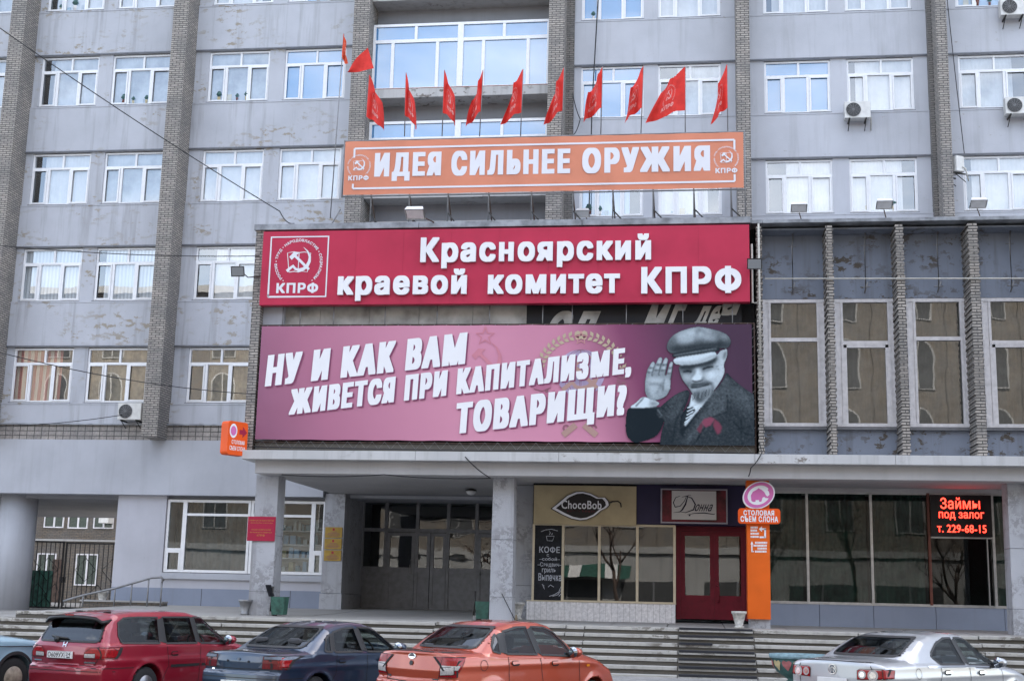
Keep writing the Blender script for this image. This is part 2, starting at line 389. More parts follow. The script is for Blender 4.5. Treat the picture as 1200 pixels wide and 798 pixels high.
def tools(book=True):
    """crossed hammer and sickle, unit size, optionally over an open book"""
    P = []
    P.append(stroke([(-.17, .2), (.42, -.36)], [.1, .1]))
    P.append(([(-.38, .14), (-.28, .02), (.02, .32), (-.2, .34)], [(0, 1, 2, 3)]))
    P.append(stroke([(.16, .52), (.33, .36), (.43, .14), (.42, -.05), (.34, -.22), (.2, -.34), (.02, -.38), (-.12, -.33), (-.22, -.2)], [.01, .05, .09, .12, .13, .13, .12, .09, .08]))
    P.append(stroke([(-.18, -.2), (-.28, -.27), (-.45, -.42)], [.09, .1, .12]))
    if book:
        for q in ([(-.36, -.46), (-.46, .3), (-.2, .34), (0, .3), (.2, .33), (.46, .28), (.36, -.46), (.15, -.42), (0, -.46), (-.15, -.43), (-.36, -.46)], [(0, .3), (0, -.46)]): P.append(stroke(q, .03))
    return union(merge(*P))
def emblem(word=True, frame=False, ring=True):
    P = [move(tools(), 0, .22, 1.0)]
    if ring: P.append(move(bent_text('• РОССИЯ • ТРУД • НАРОДОВЛАСТИЕ • СОЦИАЛИЗМ •', .82, 232, -52, .13, off=.03), 0, .12))
    if word: v = text2d('КПРФ', -.82, .82, -1.06, -.66, pre=1.0, off=.045); P.append(v)
    if frame: P.append(stroke([(-1.13, -1.2), (-1.13, 1.15), (1.13, 1.15), (1.13, -1.2), (-1.13, -1.2), (-1.13, -1.1)], .07))
    return merge(*P)

# ---------------------------------------------------------------- ground
g = MB(); g.add([(-400, -300, 0), (400, -300, 0), (400, 500, 0), (-400, 500, 0)], [(0, 1, 2, 3)], 'asphalt'); struct(g.build('road'))
g = MB(); g.box(-60, 60, 27.2, 40, -.2, .12, 'paver'); struct(g.build('pavement'))
g = MB()
x = -60
while x < 60: g.box(x, x+.98, 27.02, 27.19, -.2, .135, 'kerb_stone'); x += 1
struct(g.build('kerb', bevel=.015))
g = MB()
def ramp_box(mb, x0, x1, y0, y1, zf, zb, mat, zbot=0.0):
    v = [(x0, y0, zbot), (x1, y0, zbot), (x1, y1, zbot), (x0, y1, zbot), (x0, y0, zf), (x1, y0, zf), (x1, y1, zb), (x0, y1, zb)]
    mb.add(v, [(3, 2, 1, 0), (4, 5, 6, 7), (0, 1, 5, 4), (1, 2, 6, 5), (2, 3, 7, 6), (3, 0, 4, 7)], mat)
xs = [-17.6, -15.2, -12.9, -10.3, -7.9, -5.5, -3.4, -2.05, -.62, .85, 2.4, 4.6, 6.9, 9.3, 12]
for a, b in zip(xs, xs[1:]): ramp_box(g, a+.012, b-.012, 33.75, 46, 1.2+random.uniform(-.006, .006), 1.42, 'platform_concrete')
ramp_box(g, -17.6, 12, 33.8, 46, 1.17, 1.39, 'dark_room')
ramp_box(g, -40, -17.62, 34.6, 75, 1.02, 1.12, 'platform_concrete')
struct(g.build('platform'))
g = MB(); m = MB()
cuts = [-40, -23.4, -20.7, -17.9, -14.9, -11.9, -9.0, -6.4, -3.1, -2.63, -.32, 1.5, 4.0, 6.8, 9.5, 12]
for k in range(7):
    y0 = 31.45+.32*k; zt = .12+.17*(k+1)-.11
    lo = (-40, -40, -40, -21.3, -22.6, -18.9, -17.7)[k]
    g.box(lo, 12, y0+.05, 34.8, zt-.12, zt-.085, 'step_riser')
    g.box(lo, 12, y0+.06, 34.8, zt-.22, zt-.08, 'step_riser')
    for a, b in zip(cuts, cuts[1:]):
        a = max(a, lo)
        if b-a < .2: continue
        j = random.uniform(-.03, .03); dz = random.uniform(-.013, .013)
        g.box(a+.012, b-.012, y0+j, y0+.42+(.3 if k == 6 else 0), zt-.083+dz, zt+dz, 'step_slab')
    for a, b in ((-.3, 1.48),):
        if k == 4: b = .5
        m.box(a, b, y0-.028, y0+.26, zt+.008, zt+.021, 'mat_rubber'); m.box(a, b, y0-.03, y0-.022, zt-.03, zt+.02, 'mat_rubber')
st = struct(g.build('stairs', bevel=.012)); struct(m.build('stair_matting'))

# ---------------------------------------------------------------- the office building
OFF = thing('office_building', 'long grey-blue office block with brick piers, white windows and a pillared entrance canopy', 'building', (-4, 42, 0))
def part(mb, name, bevel=0, parent=None): return mb.build(name, parent or OFF, bevel)
LB = [8.03, 11.57, 15.05, 18.70, 22.36, 25.9]; RB = [10.75, 14.29, 17.74, 21.26, 24.8]
BAYS = [('wall_paint', -30.4, -23.75, [(-29.3, -27.12), (-26.7, -24.5)], LB, 1.88, 7.26),
        ('wall_paint', -23.75, -17.7, [(-23.18, -21.0), (-20.48, -18.27)], LB, 1.88, 7.26),
        ('wall_paint', -17.7, -11.15, [(-16.87, -14.66), (-14.1, -11.9)], LB, 1.88, 7.26),
        ('wall_right_paint', -3.92, 1.72, [(-3.66, -1.54), (-1.06, 1.03)], RB, 1.83, 10),
        ('wall_right_paint', 1.72, 8.0, [(2.46, 4.61), (5.14, 7.28)], RB, 1.83, 10),
        ('wall_right_paint', 8.0, 14.6, [(8.70, 10.88), (11.4, 13.56)], RB, 1.83, 10)]
TOP = 33  # wall top out of view, carried up so its shadow covers the street
for mat, x0, x1, wins, bots, h, zb in BAYS:
    b = MB(); z = zb
    for i, zz in enumerate(bots+[TOP+.1]):
        b.box(x0, x1, 41.93, 42.5, z, zz-.03, mat)            # spandrel band
        if zz > TOP: break
        e = [x0]+[t for w in wins for t in w]+[x1]
        for k in range(0, len(e), 2): b.box(e[k], e[k+1], 41.985, 42.5, zz-.03, zz+h+.03, mat)
        for w in wins:
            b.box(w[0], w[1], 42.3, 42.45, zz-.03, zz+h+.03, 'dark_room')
        z = zz+h+.03
    # thin dark strip built in for the shadow line above the window strips
    for zz in bots: b.box(x0, x1, 41.90, 41.93, zz+h+.03, zz+h+.075, 'tin_sill'); b.box(x0, x1, 41.915, 41.93, zz-.075, zz-.03, mat)
    part(b, 'wall')
# window kinds
def window_meshes(w, h, split=(.29, .66), top=.285, mull=.52, frame='white_plastic'):
    f = MB(); t = .062; s = .05
    f.box(0, w, 0, .09, 0, t, frame); f.box(0, w, 0, .09, h-t, h, frame); f.box(0, t, 0, .09, t, h-t, frame); f.box(w-t, w, 0, .09, t, h-t, frame)
    zt = h*(1-top); f.box(t, w-t, .004, .09, zt-.04, zt+.04, frame)
    f.box(w*mull-.035, w*mull+.035, .006, .09, zt+.04, h-t, frame)
    for k in split: f.box(w*k-.045, w*k+.045, .006, .09, t, zt-.04, frame)
    e = [0]+list(split)+[1]
    for i in (0, 2):        # opening sashes sit a little proud
        a, b = w*e[i]+t*.8, w*e[i+1]-t*.8
        f.box(a, b, -.018, .004, t*.8, t*.8+s, frame); f.box(a, b, -.018, .004, zt-.035-s, zt-.035, frame)
        f.box(a, a+s, -.018, .004, t*.8+s, zt-.035-s, frame); f.box(b-s, b, -.018, .004, t*.8+s, zt-.035-s, frame)
    f.box(-.02, w+.02, -.11, .02, -.05, -.004, 'tin_sill')
    p = MB(); p.rect(t*.5, w-t*.5, t*.5, h-t*.5, .05, 'window_glass')
    return f, p
CURT = ['curtain_white', 'curtain_blue', 'curtain_grey', 'blind_slats', 'curtain_wood', 'curtain_striped']
def curtain_mesh(w, h, mat):
    c = MB(); n = 46; v = []
    for i in range(n+1):
        a = .03+(w-.06)*i/n; d = .13+.007*math.sin(i*1.9)+.008*math.sin(i*.7+1); v += [(a, d, .02), (a, d, h-.02)]
    return c.add(v, [(2*i, 2*i+2, 2*i+3, 2*i+1) for i in range(n)], mat, True)
_wp = {}
def place_window(x, z, w, h, curt, y=42.03, half=None):
    """curt: curtain material, or 'sky' for a pane that only mirrors the sky; half = (from, to) share of the width it covers"""
    key = (round(w, 2), round(h, 2))
    if key not in _wp:
        f, p = window_meshes(w, h); fo = f.build('window', OFF); po = p.build('pane', fo); _wp[key] = [fo, po, {}, False]
    fo, po, cs, used = _wp[key]
    if used: o = fo.copy(); COL.objects.link(o); q = po.copy(); COL.objects.link(q); q.parent = o
    else: o, q = fo, po; _wp[key][3] = True
    o.location = (x, y, z)
    if curt == 'sky':
        if 'sky' not in cs: m = po.data.copy(); m.materials.clear(); m.materials.append(MATS['sky_glass']); cs['sky'] = m
        q.data = cs['sky']; return o
    a, b = half or (0, 1); ck = (curt, a, b)
    if ck not in cs:
        c = curtain_mesh(w*(b-a), h, curt); c.v = [(t[0]+w*a, t[1], t[2]) for t in c.v]; co = c.build('curtain', o); cs[ck] = co
    else: co = cs[ck].copy(); COL.objects.link(co); co.parent = o
    return o
rows = {  # curtain per (bay, storey, window)
 (1, 4): ('curtain_white', 'curtain_white'), (1, 3): ('curtain_grey', 'curtain_grey'), (1, 2): ('curtain_white', 'curtain_grey'), (1, 1): ('blind_slats', 'blind_slats'), (1, 0): ('curtain_striped', 'curtain_wood'),
 (2, 4): ('curtain_white', 'sky'), (2, 3): ('curtain_grey', 'sky'), (2, 2): ('curtain_white', 'curtain_white'), (2, 1): ('curtain_white', 'curtain_blue'), (2, 0): ('curtain_wood', 'curtain_wood'),
 (3, 3): ('sky', 'curtain_white'), (3, 2): ('sky', 'curtain_grey'), (3, 1): ('curtain_blue', 'curtain_white'),
 (4, 3): ('curtain_white', 'curtain_white'), (4, 2): ('sky', 'curtain_white'), (4, 1): ('curtain_white', 'curtain_white'),
 (5, 3): ('curtain_blue', 'curtain_white'), (5, 2): ('curtain_grey', 'curtain_grey'), (5, 1): ('curtain_white', 'curtain_white')}
WR = random.Random(12)
for bi, (mat, x0, x1, wins, bots, h, zb) in enumerate(BAYS):
    for k, z in enumerate(bots):
        if z > 24 or z < (7 if bi < 3 else 14) or (bi == 0 and k == 5): continue
        for j, w in enumerate(wins):
            if bi == 0 and j == 0: continue
            if bi == 5 and j == 1 and k == 9: continue
            c = rows.get((bi, k), ('curtain_white', 'curtain_grey'))[j]
            hf = (.18, 1) if (bi, k) in ((1, 3), (1, 2)) and j == 0 else WR.choice([None, None, None, (0, .8), (.12, 1), (.3, 1)])
            wo = place_window(w[0], z, w[1]-w[0], h, c, half=hf)
            if WR.random() < .45:
                it = MB(); x = WR.uniform(.3, .7)
                for q in range(WR.randint(1, 4)):
                    r = WR.uniform(.05, .1)
                    if WR.random() < .5: it.lathe([(r*.7, 0), (r, r*2.2)], (x, .085, .07), WR.choice(['brown_red_post', 'curtain_white', 'planter_cream']), 10); it.lathe([(r*.4, r*2.2), (r*1.5, r*3.4), (r*.8, r*5), (.01, r*5.4)], (x, .085, .07), 'planter_green', 7)
                    else: it.box(x-r, x+r, .07, .11, .07, .07+WR.uniform(.12, .3), WR.choice(['curtain_white', 'planter_blue', 'curtain_grey', 'planter_cream']))
                    x += WR.uniform(.2, .45)
                it.build('sill_clutter', wo)
# brick piers
for x0, x1, zb, extra in ((-24.0, -23.45, 6.75, 0), (-17.92, -17.38, 6.75, 0), (-11.42, -10.87, 11.8, 0), (-4.68, -4.15, 11.8, .26), (1.51, 1.95, 11.8, 0), (7.86, 8.2, 11.8, -.14)):
    p = MB(); p.box(x0, x1, 41.0, 42.2, zb, TOP, 'pier_brick')
    if extra > 0: p.box(x1, x1+extra, 41.8, 42.2, zb, TOP, 'pier_shaded_brick')
    if extra < 0: p.box(x0+extra, x0, 41.7, 42.2, zb, TOP, 'pier_shaded_brick')
    part(p, 'brick_pier')
# bay of wide windows over concrete slabs
b = MB()
zs = [(12.0, 15.25), (15.25, 18.8), (18.8, 22.35), (22.35, 26)]
b.box(-11.1, -4.3, 42.6, 43, 11.8, TOP, 'concrete')
b.box(-11.1, -10.88, 41.6, 42.6, 11.8, TOP, 'concrete')
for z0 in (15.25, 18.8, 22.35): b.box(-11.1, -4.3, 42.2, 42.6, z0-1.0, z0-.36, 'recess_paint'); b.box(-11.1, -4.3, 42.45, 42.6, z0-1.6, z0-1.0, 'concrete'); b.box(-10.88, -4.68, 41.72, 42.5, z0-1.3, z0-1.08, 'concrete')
b.box(-10.88, -4.68, 41.8, 42.5, 25, TOP, 'wall_paint')
part(b, 'bay_wall')
for z0 in (15.25, 18.8, 22.35):
    s = MB(); s.box(-10.87, -4.69, 41.35, 42.5, z0-.38, z0-.06, 'slab_edge'); s.box(-10.87, -4.69, 41.38, 41.7, z0-.06, z0-.02, 'sill_red_brick'); part(s, 'balcony_slab', .01)
    w, h = 6.15, 2.42; f = MB(); fr = 'white_plastic'; t = .09
    f.box(0, w, 0, .1, 0, t, fr); f.box(0, w, 0, .1, h-t, h, fr); f.box(0, t, 0, .1, t, h-t, fr); f.box(w-t, w, 0, .1, t, h-t, fr)
    zt = h*.74; f.box(t, w-t, .004, .1, zt-.06, zt+.06, fr); f.box(w*.5-.1, w*.5+.1, -.004, .1, t, h-t, fr)
    for k in (.245, .745): f.box(w*k-.05, w*k+.05, .006, .1, zt+.06, h-t, fr)
    for k in (.115, .37, .63, .88): f.box(w*k-.055, w*k+.055, .006, .1, t, zt-.06, fr)
    f.box(-.02, w+.02, -.12, .02, -.06, -.004, 'tin_sill')
    wo = f.build('wide_window', OFF); wo.location = (-10.86, 41.62, z0)
    p = MB(); p.rect(.04, w-.04, .04, h-.04, .05, 'sky_glass'); p.build('pane', wo)
# roof and back
b = MB(); b.box(-30.4, 45, 42.55, 54, 4.95, TOP, 'wall_smooth_paint'); b.box(14.4, 45, 42.6, 54, 0, 4.95, 'wall_base_paint'); b.box(-30.6, 45.2, 41.7, 54.2, TOP, TOP+.5, 'flashing'); part(b, 'upper_storeys')
# lower left wall: brick band, smooth apron, passage and shop wall
b = MB(); b.box(-30.4, -12.05, 41.86, 42.5, 6.74, 7.24, 'band_brick'); b.box(-30.4, -12.05, 41.78, 42.5, 7.24, 7.285, 'flashing'); part(b, 'brick_band')
b = MB(); b.box(-30.4, -11.9, 41.84, 42.5, 4.92, 6.74, 'wall_smooth_paint'); part(b, 'apron_wall')
b = MB()
b.box(-19.02, -17.32, 42.1, 54, 1.9, 4.92, 'wall_light_paint'); b.box(-19.0, -17.3, 42.06, 53.9, 1.0, 1.9, 'wall_base_paint')
b.box(-17.32, -11.2, 42.12, 42.6, 1.9, 2.2, 'wall_light_paint'); b.box(-17.3, -11.2, 42.08, 42.6, 1.0, 1.9, 'wall_base_paint')
b.box(-17.32, -11.2, 42.02, 42.6, 2.2, 2.3, 'wall_smooth_paint'); b.box(-17.32, -11.2, 42.08, 42.6, 2.3, 2.40, 'wall_smooth_paint')
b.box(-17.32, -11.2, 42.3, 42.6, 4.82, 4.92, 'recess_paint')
for q in (-15.9, -14.2, -12.9): b.box(q, q+.012, 42.072, 42.08, 1.3, 1.9, 'dark_metal')
part(b, 'wall')
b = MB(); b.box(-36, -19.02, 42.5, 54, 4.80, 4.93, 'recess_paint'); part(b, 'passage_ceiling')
b = MB(); b.lathe([(.62, 0), (.62, 3.92)], (-22.98, 42.95, 1.0), 'wall_smooth_paint', 32); part(b, 'round_column')
# ground-floor display windows on the left
def big_window(x0, x1, side, vent_right):
    f = MB(); fr = 'white_plastic'; z0, z1 = 2.42, 4.80; y = 42.16; t = .085
    f.box(x0, x1, y, y+.1, z0, z0+t, fr); f.box(x0, x1, y, y+.1, z1-t, z1, fr); f.box(x0, x0+t, y, y+.1, z0+t, z1-t, fr); f.box(x1-t, x1, y, y+.1, z0+t, z1-t, fr)
    xs_ = x1-side if vent_right else x0+side
    f.box(xs_-.07, xs_+.07, y-.01, y+.1, z0+t, z1-t, fr)
    a, b = (x0+t, xs_-.07) if vent_right else (xs_+.07, x1-t); f.box(a, b, y, y+.1, 4.27, 4.35, fr)
    a, b = (xs_+.07, x1-t) if vent_right else (x0+t, xs_-.07); f.box(a, b, y-.02, y+.1, 3.05, 3.2, fr)
    for q in (a, b-.05): f.box(q, q+.05, y-.02, y, z0+t, 3.05, fr)
    wo = part(f, 'display_window'); p = MB(); p.rect(x0+.04, x1-.04, z0+.04, z1-.04, y+.05, 'shop_glass'); p.build('pane', wo)
big_window(-17.30, -14.42, .62, False); big_window(-14.40, -11.86, .42, True)
b = MB(); b.box(-17.4, -11.0, 42.6, 42.62, 1.4, 4.9, 'curtain_grey') if False else None
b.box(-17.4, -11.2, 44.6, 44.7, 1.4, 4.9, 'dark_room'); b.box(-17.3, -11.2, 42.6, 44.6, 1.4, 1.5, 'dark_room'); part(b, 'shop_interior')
# pier with the gold plates, entrance recess
b = MB(); b.box(-11.86, -11.18, 41.98, 44.6, 1.85, 5.05, 'column_paint'); b.box(-11.89, -11.15, 41.95, 44.6, 1.2, 1.84, 'column_paint'); part(b, 'entrance_pier', .01)
b = MB(); b.box(-5.1, -4.5, 38.0, 44.6, 2.2, 5.05, 'column_paint'); b.box(-5.11, -4.49, 37.99, 44.6, 1.2, 2.19, 'column_paint'); part(b, 'entrance_pier', .006)
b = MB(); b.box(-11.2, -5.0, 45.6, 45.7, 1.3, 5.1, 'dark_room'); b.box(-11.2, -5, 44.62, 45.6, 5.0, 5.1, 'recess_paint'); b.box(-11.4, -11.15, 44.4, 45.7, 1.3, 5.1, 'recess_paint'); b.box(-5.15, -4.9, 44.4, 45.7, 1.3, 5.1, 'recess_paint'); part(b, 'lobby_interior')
f = MB(); fr = 'grey_aluminium'; y = 44.45
vx = [-11.18, -10.36, -9.27, -8.2, -7.22, -6.28, -5.11]
for q in vx: f.box(q-.055, q+.055, y, y+.12, 1.36, 5.05, fr)
for a, b in zip(vx, vx[1:]): f.box(a+.055, b-.055, y+.01, y+.11, 3.96, 4.08, fr); f.box(a+.055, b-.055, y+.01, y+.11, 4.97, 5.05, fr)
for a, b in ((vx[0], vx[1]), (vx[3], vx[4]), (vx[5], vx[6])):
    f.box(a+.055, b-.055, y+.03, y+.08, 1.36, 2.66, fr); f.box(a+.055, b-.055, y+.01, y+.11, 2.66, 2.78, fr); f.box(a+.055, b-.055, y+.01, y+.11, 1.36, 1.46, fr)
ent = part(f, 'entrance_screen')
p = MB(); p.rect(-11.15, -5.12, 4.05, 5.0, y+.06, 'entrance_glass')
for a, b in ((vx[0], vx[1]), (vx[3], vx[4]), (vx[5], vx[6])): p.rect(a, b, 2.7, 4.0, y+.06, 'entrance_glass')
p.build('pane', ent)
def leaf_door(x0, x1, z0, z1, y, mat, gl, rail=.11, zmid=2.72, handle=1, name='door', hmat='aluminium'):
    d = MB(); d.box(x0, x0+rail, y, y+.06, z0, z1, mat); d.box(x1-rail, x1, y, y+.06, z0, z1, mat); d.box(x0+rail, x1-rail, y, y+.06, z1-rail, z1, mat)
    d.box(x0+rail, x1-rail, y, y+.06, zmid-.07, zmid+.05, mat); d.box(x0+rail, x1-rail, y, y+.06, z0, z0+.12, mat); d.box(x0+rail, x1-rail, y+.02, y+.05, z0+.12, zmid-.07, mat)
    o = part(d, name); p = MB(); p.rect(x0+rail*.6, x1-rail*.6, zmid, z1-rail*.6, y+.04, gl); p.build('pane', o)
    if handle:
        hx = x1-.07 if handle > 0 else x0+.07; h = MB()
        h.tube([(hx, y, zmid+.32), (hx-.05*handle, y-.05, zmid+.3), (hx-.06*handle, y-.07, zmid+.1), (hx-.05*handle, y-.05, zmid-.12), (hx, y, zmid-.14)], .014, hmat); h.build('handle', o)
    return o
leaf_door(-10.30, -9.33, 1.38, 3.94, 44.43, fr, 'entrance_glass'); leaf_door(-9.21, -8.26, 1.38, 3.94, 44.43, fr, 'entrance_glass', handle=-1) if False else None
leaf_door(-9.32, -8.80, 1.38, 3.94, 44.434, fr, 'entrance_glass', handle=0); leaf_door(-8.78, -8.24, 1.38, 3.94, 44.434, fr, 'entrance_glass', handle=0)
leaf_door(-7.16, -6.34, 1.38, 3.94, 44.43, fr, 'entrance_glass', handle=-1)
# hall block over the entrance
b = MB()
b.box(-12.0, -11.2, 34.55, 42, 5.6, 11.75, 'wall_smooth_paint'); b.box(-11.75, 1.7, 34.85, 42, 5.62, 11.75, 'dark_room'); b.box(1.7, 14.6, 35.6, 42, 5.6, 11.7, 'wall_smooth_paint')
part(b, 'hall_block')
b = MB(); b.box(-12.05, -11.80, 34.28, 35.2, 5.6, 11.76, 'pier_brick'); part(b, 'brick_fin')
b = MB()
x = -12.1
for x2 in (-7.4, -2.9, 1.6, 1.9, 14.8): b.box(x+.006, x2-.006, 34.2 if x2 < 1.7 else 34.26, 42, 11.76, 11.93 if x2 < 1.7 else 11.86, 'flashing'); x = x2
part(b, 'roof_edge', .008)
for x0, x1 in ((1.74, 1.88), (3.55, 3.72), (5.34, 5.53), (7.17, 7.41), (9.0, 9.22), (10.85, 11.05)):
    b = MB(); z = 5.6; i = 0
    while z < 11.68:
        j = .012*((i % 2)*2-1)+random.uniform(-.006, .006); b.box(x0+j, x1+j, 34.3+random.uniform(0, .012), 35.3, z+.006, z+.076, 'pier_brick'); z += .079; i += 1
    b.box(x0+.02, x1-.02, 34.34, 35.3, 5.6, 11.7, 'step_riser'); part(b, 'brick_fin')
plain('hall_curtain', (.25, .24, .22), .9, var=.25, vs=1.5)
HW = [(1.91, 3.58), (3.8, 5.42), (5.68, 7.27), (7.6, 9.06), (9.3, 10.9)]
b = MB()
for i, (x0, x1) in enumerate(HW):
    b.box(x0-.12, x1+.12, 35.2, 35.6, 9.9, 11.7, 'hall_paint'); b.box(x0-.12, x1+.12, 35.22, 35.6, 5.6, 6.36, 'hall_paint'); b.box(x0-.12, x1+.12, 34.6, 35.2, 11.66, 11.7, 'hall_paint')
    b.box(x0-.12, x0, 35.22, 35.6, 6.36, 9.9, 'hall_paint'); b.box(x1, x1+.12, 35.22, 35.6, 6.36, 9.9, 'hall_paint')
    b.box(x0-.05, x1+.05, 35.08, 35.25, 6.36, 6.43, 'tin_sill')
part(b, 'hall_wall')
for i, (x0, x1) in enumerate(HW):
    f = MB(); fr = 'old_white_frame'; y = 35.16; z0, z1 = 6.45, 9.88; t = .09
    f.box(x0, x1, y, y+.12, z0, z0+t, fr); f.box(x0, x1, y, y+.12, z1-t, z1, fr); f.box(x0, x0+.17, y+.02, y+.12, z0+t, z1-t, fr); f.box(x1-.17, x1, y+.02, y+.12, z0+t, z1-t, fr)
    f.box(x0+.17, x0+.23, y, y+.12, z0+t, z1-t, fr); f.box(x1-.23, x1-.17, y, y+.12, z0+t, z1-t, fr); f.box(x0, x0+.05, y, y+.02, z0+t, z1-t, fr); f.box(x1-.05, x1, y, y+.02, z0+t, z1-t, fr)
    zm = (8.78, 8.69, 8.8, 8.69, 8.75)[i]; f.box(x0+.17, x1-.17, y+.004, y+.12, zm-.05, zm+.05, fr)
    if i in (1, 3): f.box(x0+.23, x0+.31, y+.01, y+.1, z0+t, zm-.05, fr); f.box(x1-.31, x1-.23, y+.01, y+.1, z0+t, zm-.05, fr); f.box(x0+.23, x1-.23, y+.01, y+.1, zm-.13, zm-.05, fr)
    wo = part(f, 'tall_window'); p = MB(); p.rect(x0+.15, x1-.15, z0+.05, z1-.05, y+.07, 'hall_glass'); p.build('pane', wo)
    c = MB(); n = 30; v = []
    for k in range(n+1): v += [(x0+.15+(x1-x0-.3)*k/n, 35.42+.02*math.sin(k*1.3+i), z0), (x0+.15+(x1-x0-.3)*k/n, 35.42+.02*math.sin(k*1.3+i), z1)]
    c.add(v, [(2*k, 2*k+2, 2*k+3, 2*k+1) for k in range(n)], 'hall_curtain', True); c.build('curtain', wo)
# pipes and hanging rods under the hall eaves
b = MB(); b.tube([(1.95, 34.25, 10.24), (11, 34.25, 10.16)], .018, 'pale_pipe'); b.tube([(1.80, 34.24, 11.74), (1.80, 34.24, 8.2)], .03, 'pale_pipe'); b.tube([(1.62, 34.3, 11.2), (1.62, 34.3, 9.6), (1.75, 34.3, 9.6)], .03, 'pale_pipe')
part(b, 'pipe')
for x in (2.72, 4.62, 6.5, 8.35):
    b = MB(); b.tube([(x+.04, 35.0, 11.66), (x, 34.95, 11.3), (x, 34.95, 10.1)], .025, 'grey_steel'); b.tube([(x-.12, 34.95, 10.16), (x+.12, 34.95, 10.16)], .016, 'grey_steel'); b.tube([(x+.05, 34.9, 10.28), (x-.03, 35.0, 10.0)], .02, 'grey_steel'); b.tube([(x-.1, 34.97, 11.3), (x+.1, 34.97, 11.3)], .012, 'grey_steel')
    part(b, 'hanger_rod')
# canopy
b = MB()
x = -11.97
for x2 in (-7.2, -3.4, 1.62, 5.1, 9.2, 14): b.box(x, x2-.008, 33.95, 35.4, 5.335, 5.575, 'canopy_white'); x = x2
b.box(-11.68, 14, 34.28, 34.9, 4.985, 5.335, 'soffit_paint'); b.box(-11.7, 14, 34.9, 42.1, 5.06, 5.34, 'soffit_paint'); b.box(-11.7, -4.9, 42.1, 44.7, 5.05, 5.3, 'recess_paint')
b.box(-11.97, 14, 35.4, 42, 5.34, 5.6, 'concrete')
part(b, 'canopy', .008)
for x0, x1, y0 in ((-11.87, -11.20, 34.95), (-5.28, -4.67, 34.95), (1.47, 2.0, 34.96), (7.97, 8.62, 34.95)):
    b = MB(); s = (x1-x0); b.add([(x0, y0, 1.22), (x1, y0, 1.22), (x1, y0+s, 1.22), (x0, y0+s, 1.22), (x0+.02, y0+.01, 5.0), (x1-.02, y0+.01, 5.0), (x1-.02, y0+s, 5.0), (x0+.02, y0+s, 5.0)], [(0, 1, 5, 4), (1, 2, 6, 5), (2, 3, 7, 6), (3, 0, 4, 7), (4, 5, 6, 7)], 'column_paint')
    for z in (1.85, 3.35): b.box(x0-.002, x1+.002, y0-.003, y0+s, z, z+.012, 'tin_sill')
    part(b, 'column', .02)
b = MB(); b.lathe([(.06, .0), (.17, -.03), (.17, -.07)], (-6.6, 39.4, 5.05), 'dark_metal', 16); b.lathe([(.15, -.07), (.14, -.13), (.08, -.18), (.01, -.195)], (-6.6, 39.4, 5.05), 'lamp_white', 16); part(b, 'ceiling_lamp')
# coffee shop front
b = MB(); b.box(-4.56, -.44, 37.16, 37.8, 1.2, 1.765, 'white_tile'); b.box(-4.58, -.42, 37.14, 37.8, 1.765, 1.79, 'cream_frame'); part(b, 'tiled_plinth', .004)
f = MB(); fr = 'cream_frame'
for q in (-4.40, -3.57, -2.55, -1.49, -.46): f.box(q-.035, q+.035, 37.2, 37.32, 1.79, 3.9, fr)
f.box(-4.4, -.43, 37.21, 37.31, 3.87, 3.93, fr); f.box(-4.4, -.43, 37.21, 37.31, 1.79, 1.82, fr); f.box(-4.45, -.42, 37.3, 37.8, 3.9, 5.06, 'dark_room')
sw = part(f, 'shop_window')
for a, b_ in ((-3.57, -2.55), (-2.55, -1.49), (-1.49, -.46)): p = MB(); p.rect(a+.02, b_-.02, 1.8, 3.9, 37.26, 'shop_glass'); p.build('pane', sw)
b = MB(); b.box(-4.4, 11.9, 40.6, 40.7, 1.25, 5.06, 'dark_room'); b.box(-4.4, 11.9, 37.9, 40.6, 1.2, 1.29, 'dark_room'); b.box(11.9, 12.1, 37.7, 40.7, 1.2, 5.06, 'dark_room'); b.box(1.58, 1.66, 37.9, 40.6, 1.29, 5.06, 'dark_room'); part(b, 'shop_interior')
# donna doors
f = MB(); f.box(-.42, -.30, 37.76, 37.9, 1.36, 3.94, 'maroon_paint'); f.box(1.50, 1.60, 37.76, 37.9, 1.36, 3.94, 'maroon_paint'); f.box(-.30, 1.50, 37.76, 37.9, 3.80, 3.94, 'maroon_paint'); part(f, 'door_frame')
leaf_door(-.295, .64, 1.38, 3.795, 37.78, 'maroon_paint', 'shop_glass', rail=.12, zmid=1.98, handle=0, name='red_door')
leaf_door(.645, 1.495, 1.38, 3.795, 37.78, 'maroon_paint', 'shop_glass', rail=.12, zmid=1.98, handle=-1, name='red_door', hmat='maroon_paint')
# glazed bank front on the right
b = MB(); 
for a, c in zip((1.6, 3.5, 4.95, 6.6, 8.4), (3.49, 4.94, 6.59, 8.39, 12)): b.box(a+.004, c, 37.74, 37.95, 1.2, 1.86, 'wall_base_paint')
b.box(1.6, 12, 37.72, 37.96, 1.86, 1.90, 'aluminium'); b.box(1.6, 12, 37.74, 37.96, 4.95, 5.06, 'soffit_paint'); part(b, 'plinth')
f = MB()
for q, mt in ((1.66, 'aluminium'), (3.21, 'aluminium'), (4.95, 'aluminium'), (6.5, 'brown_red_post'), (8.2, 'aluminium'), (9.9, 'aluminium')): f.box(q-.035, q+.035, 37.74, 37.9, 1.9, 4.95, mt)
f.box(6.54, 8.17, 37.76, 37.88, 3.72, 3.76, 'aluminium'); f.box(8.02, 8.05, 37.77, 37.87, 1.9, 3.72, 'aluminium'); f.box(1.66, 9.9, 37.8, 37.88, 4.90, 4.95, 'aluminium'); f.box(1.66, 9.9, 37.8, 37.88, 1.9, 1.93, 'aluminium')
sw = part(f, 'glazed_front'); p = MB()
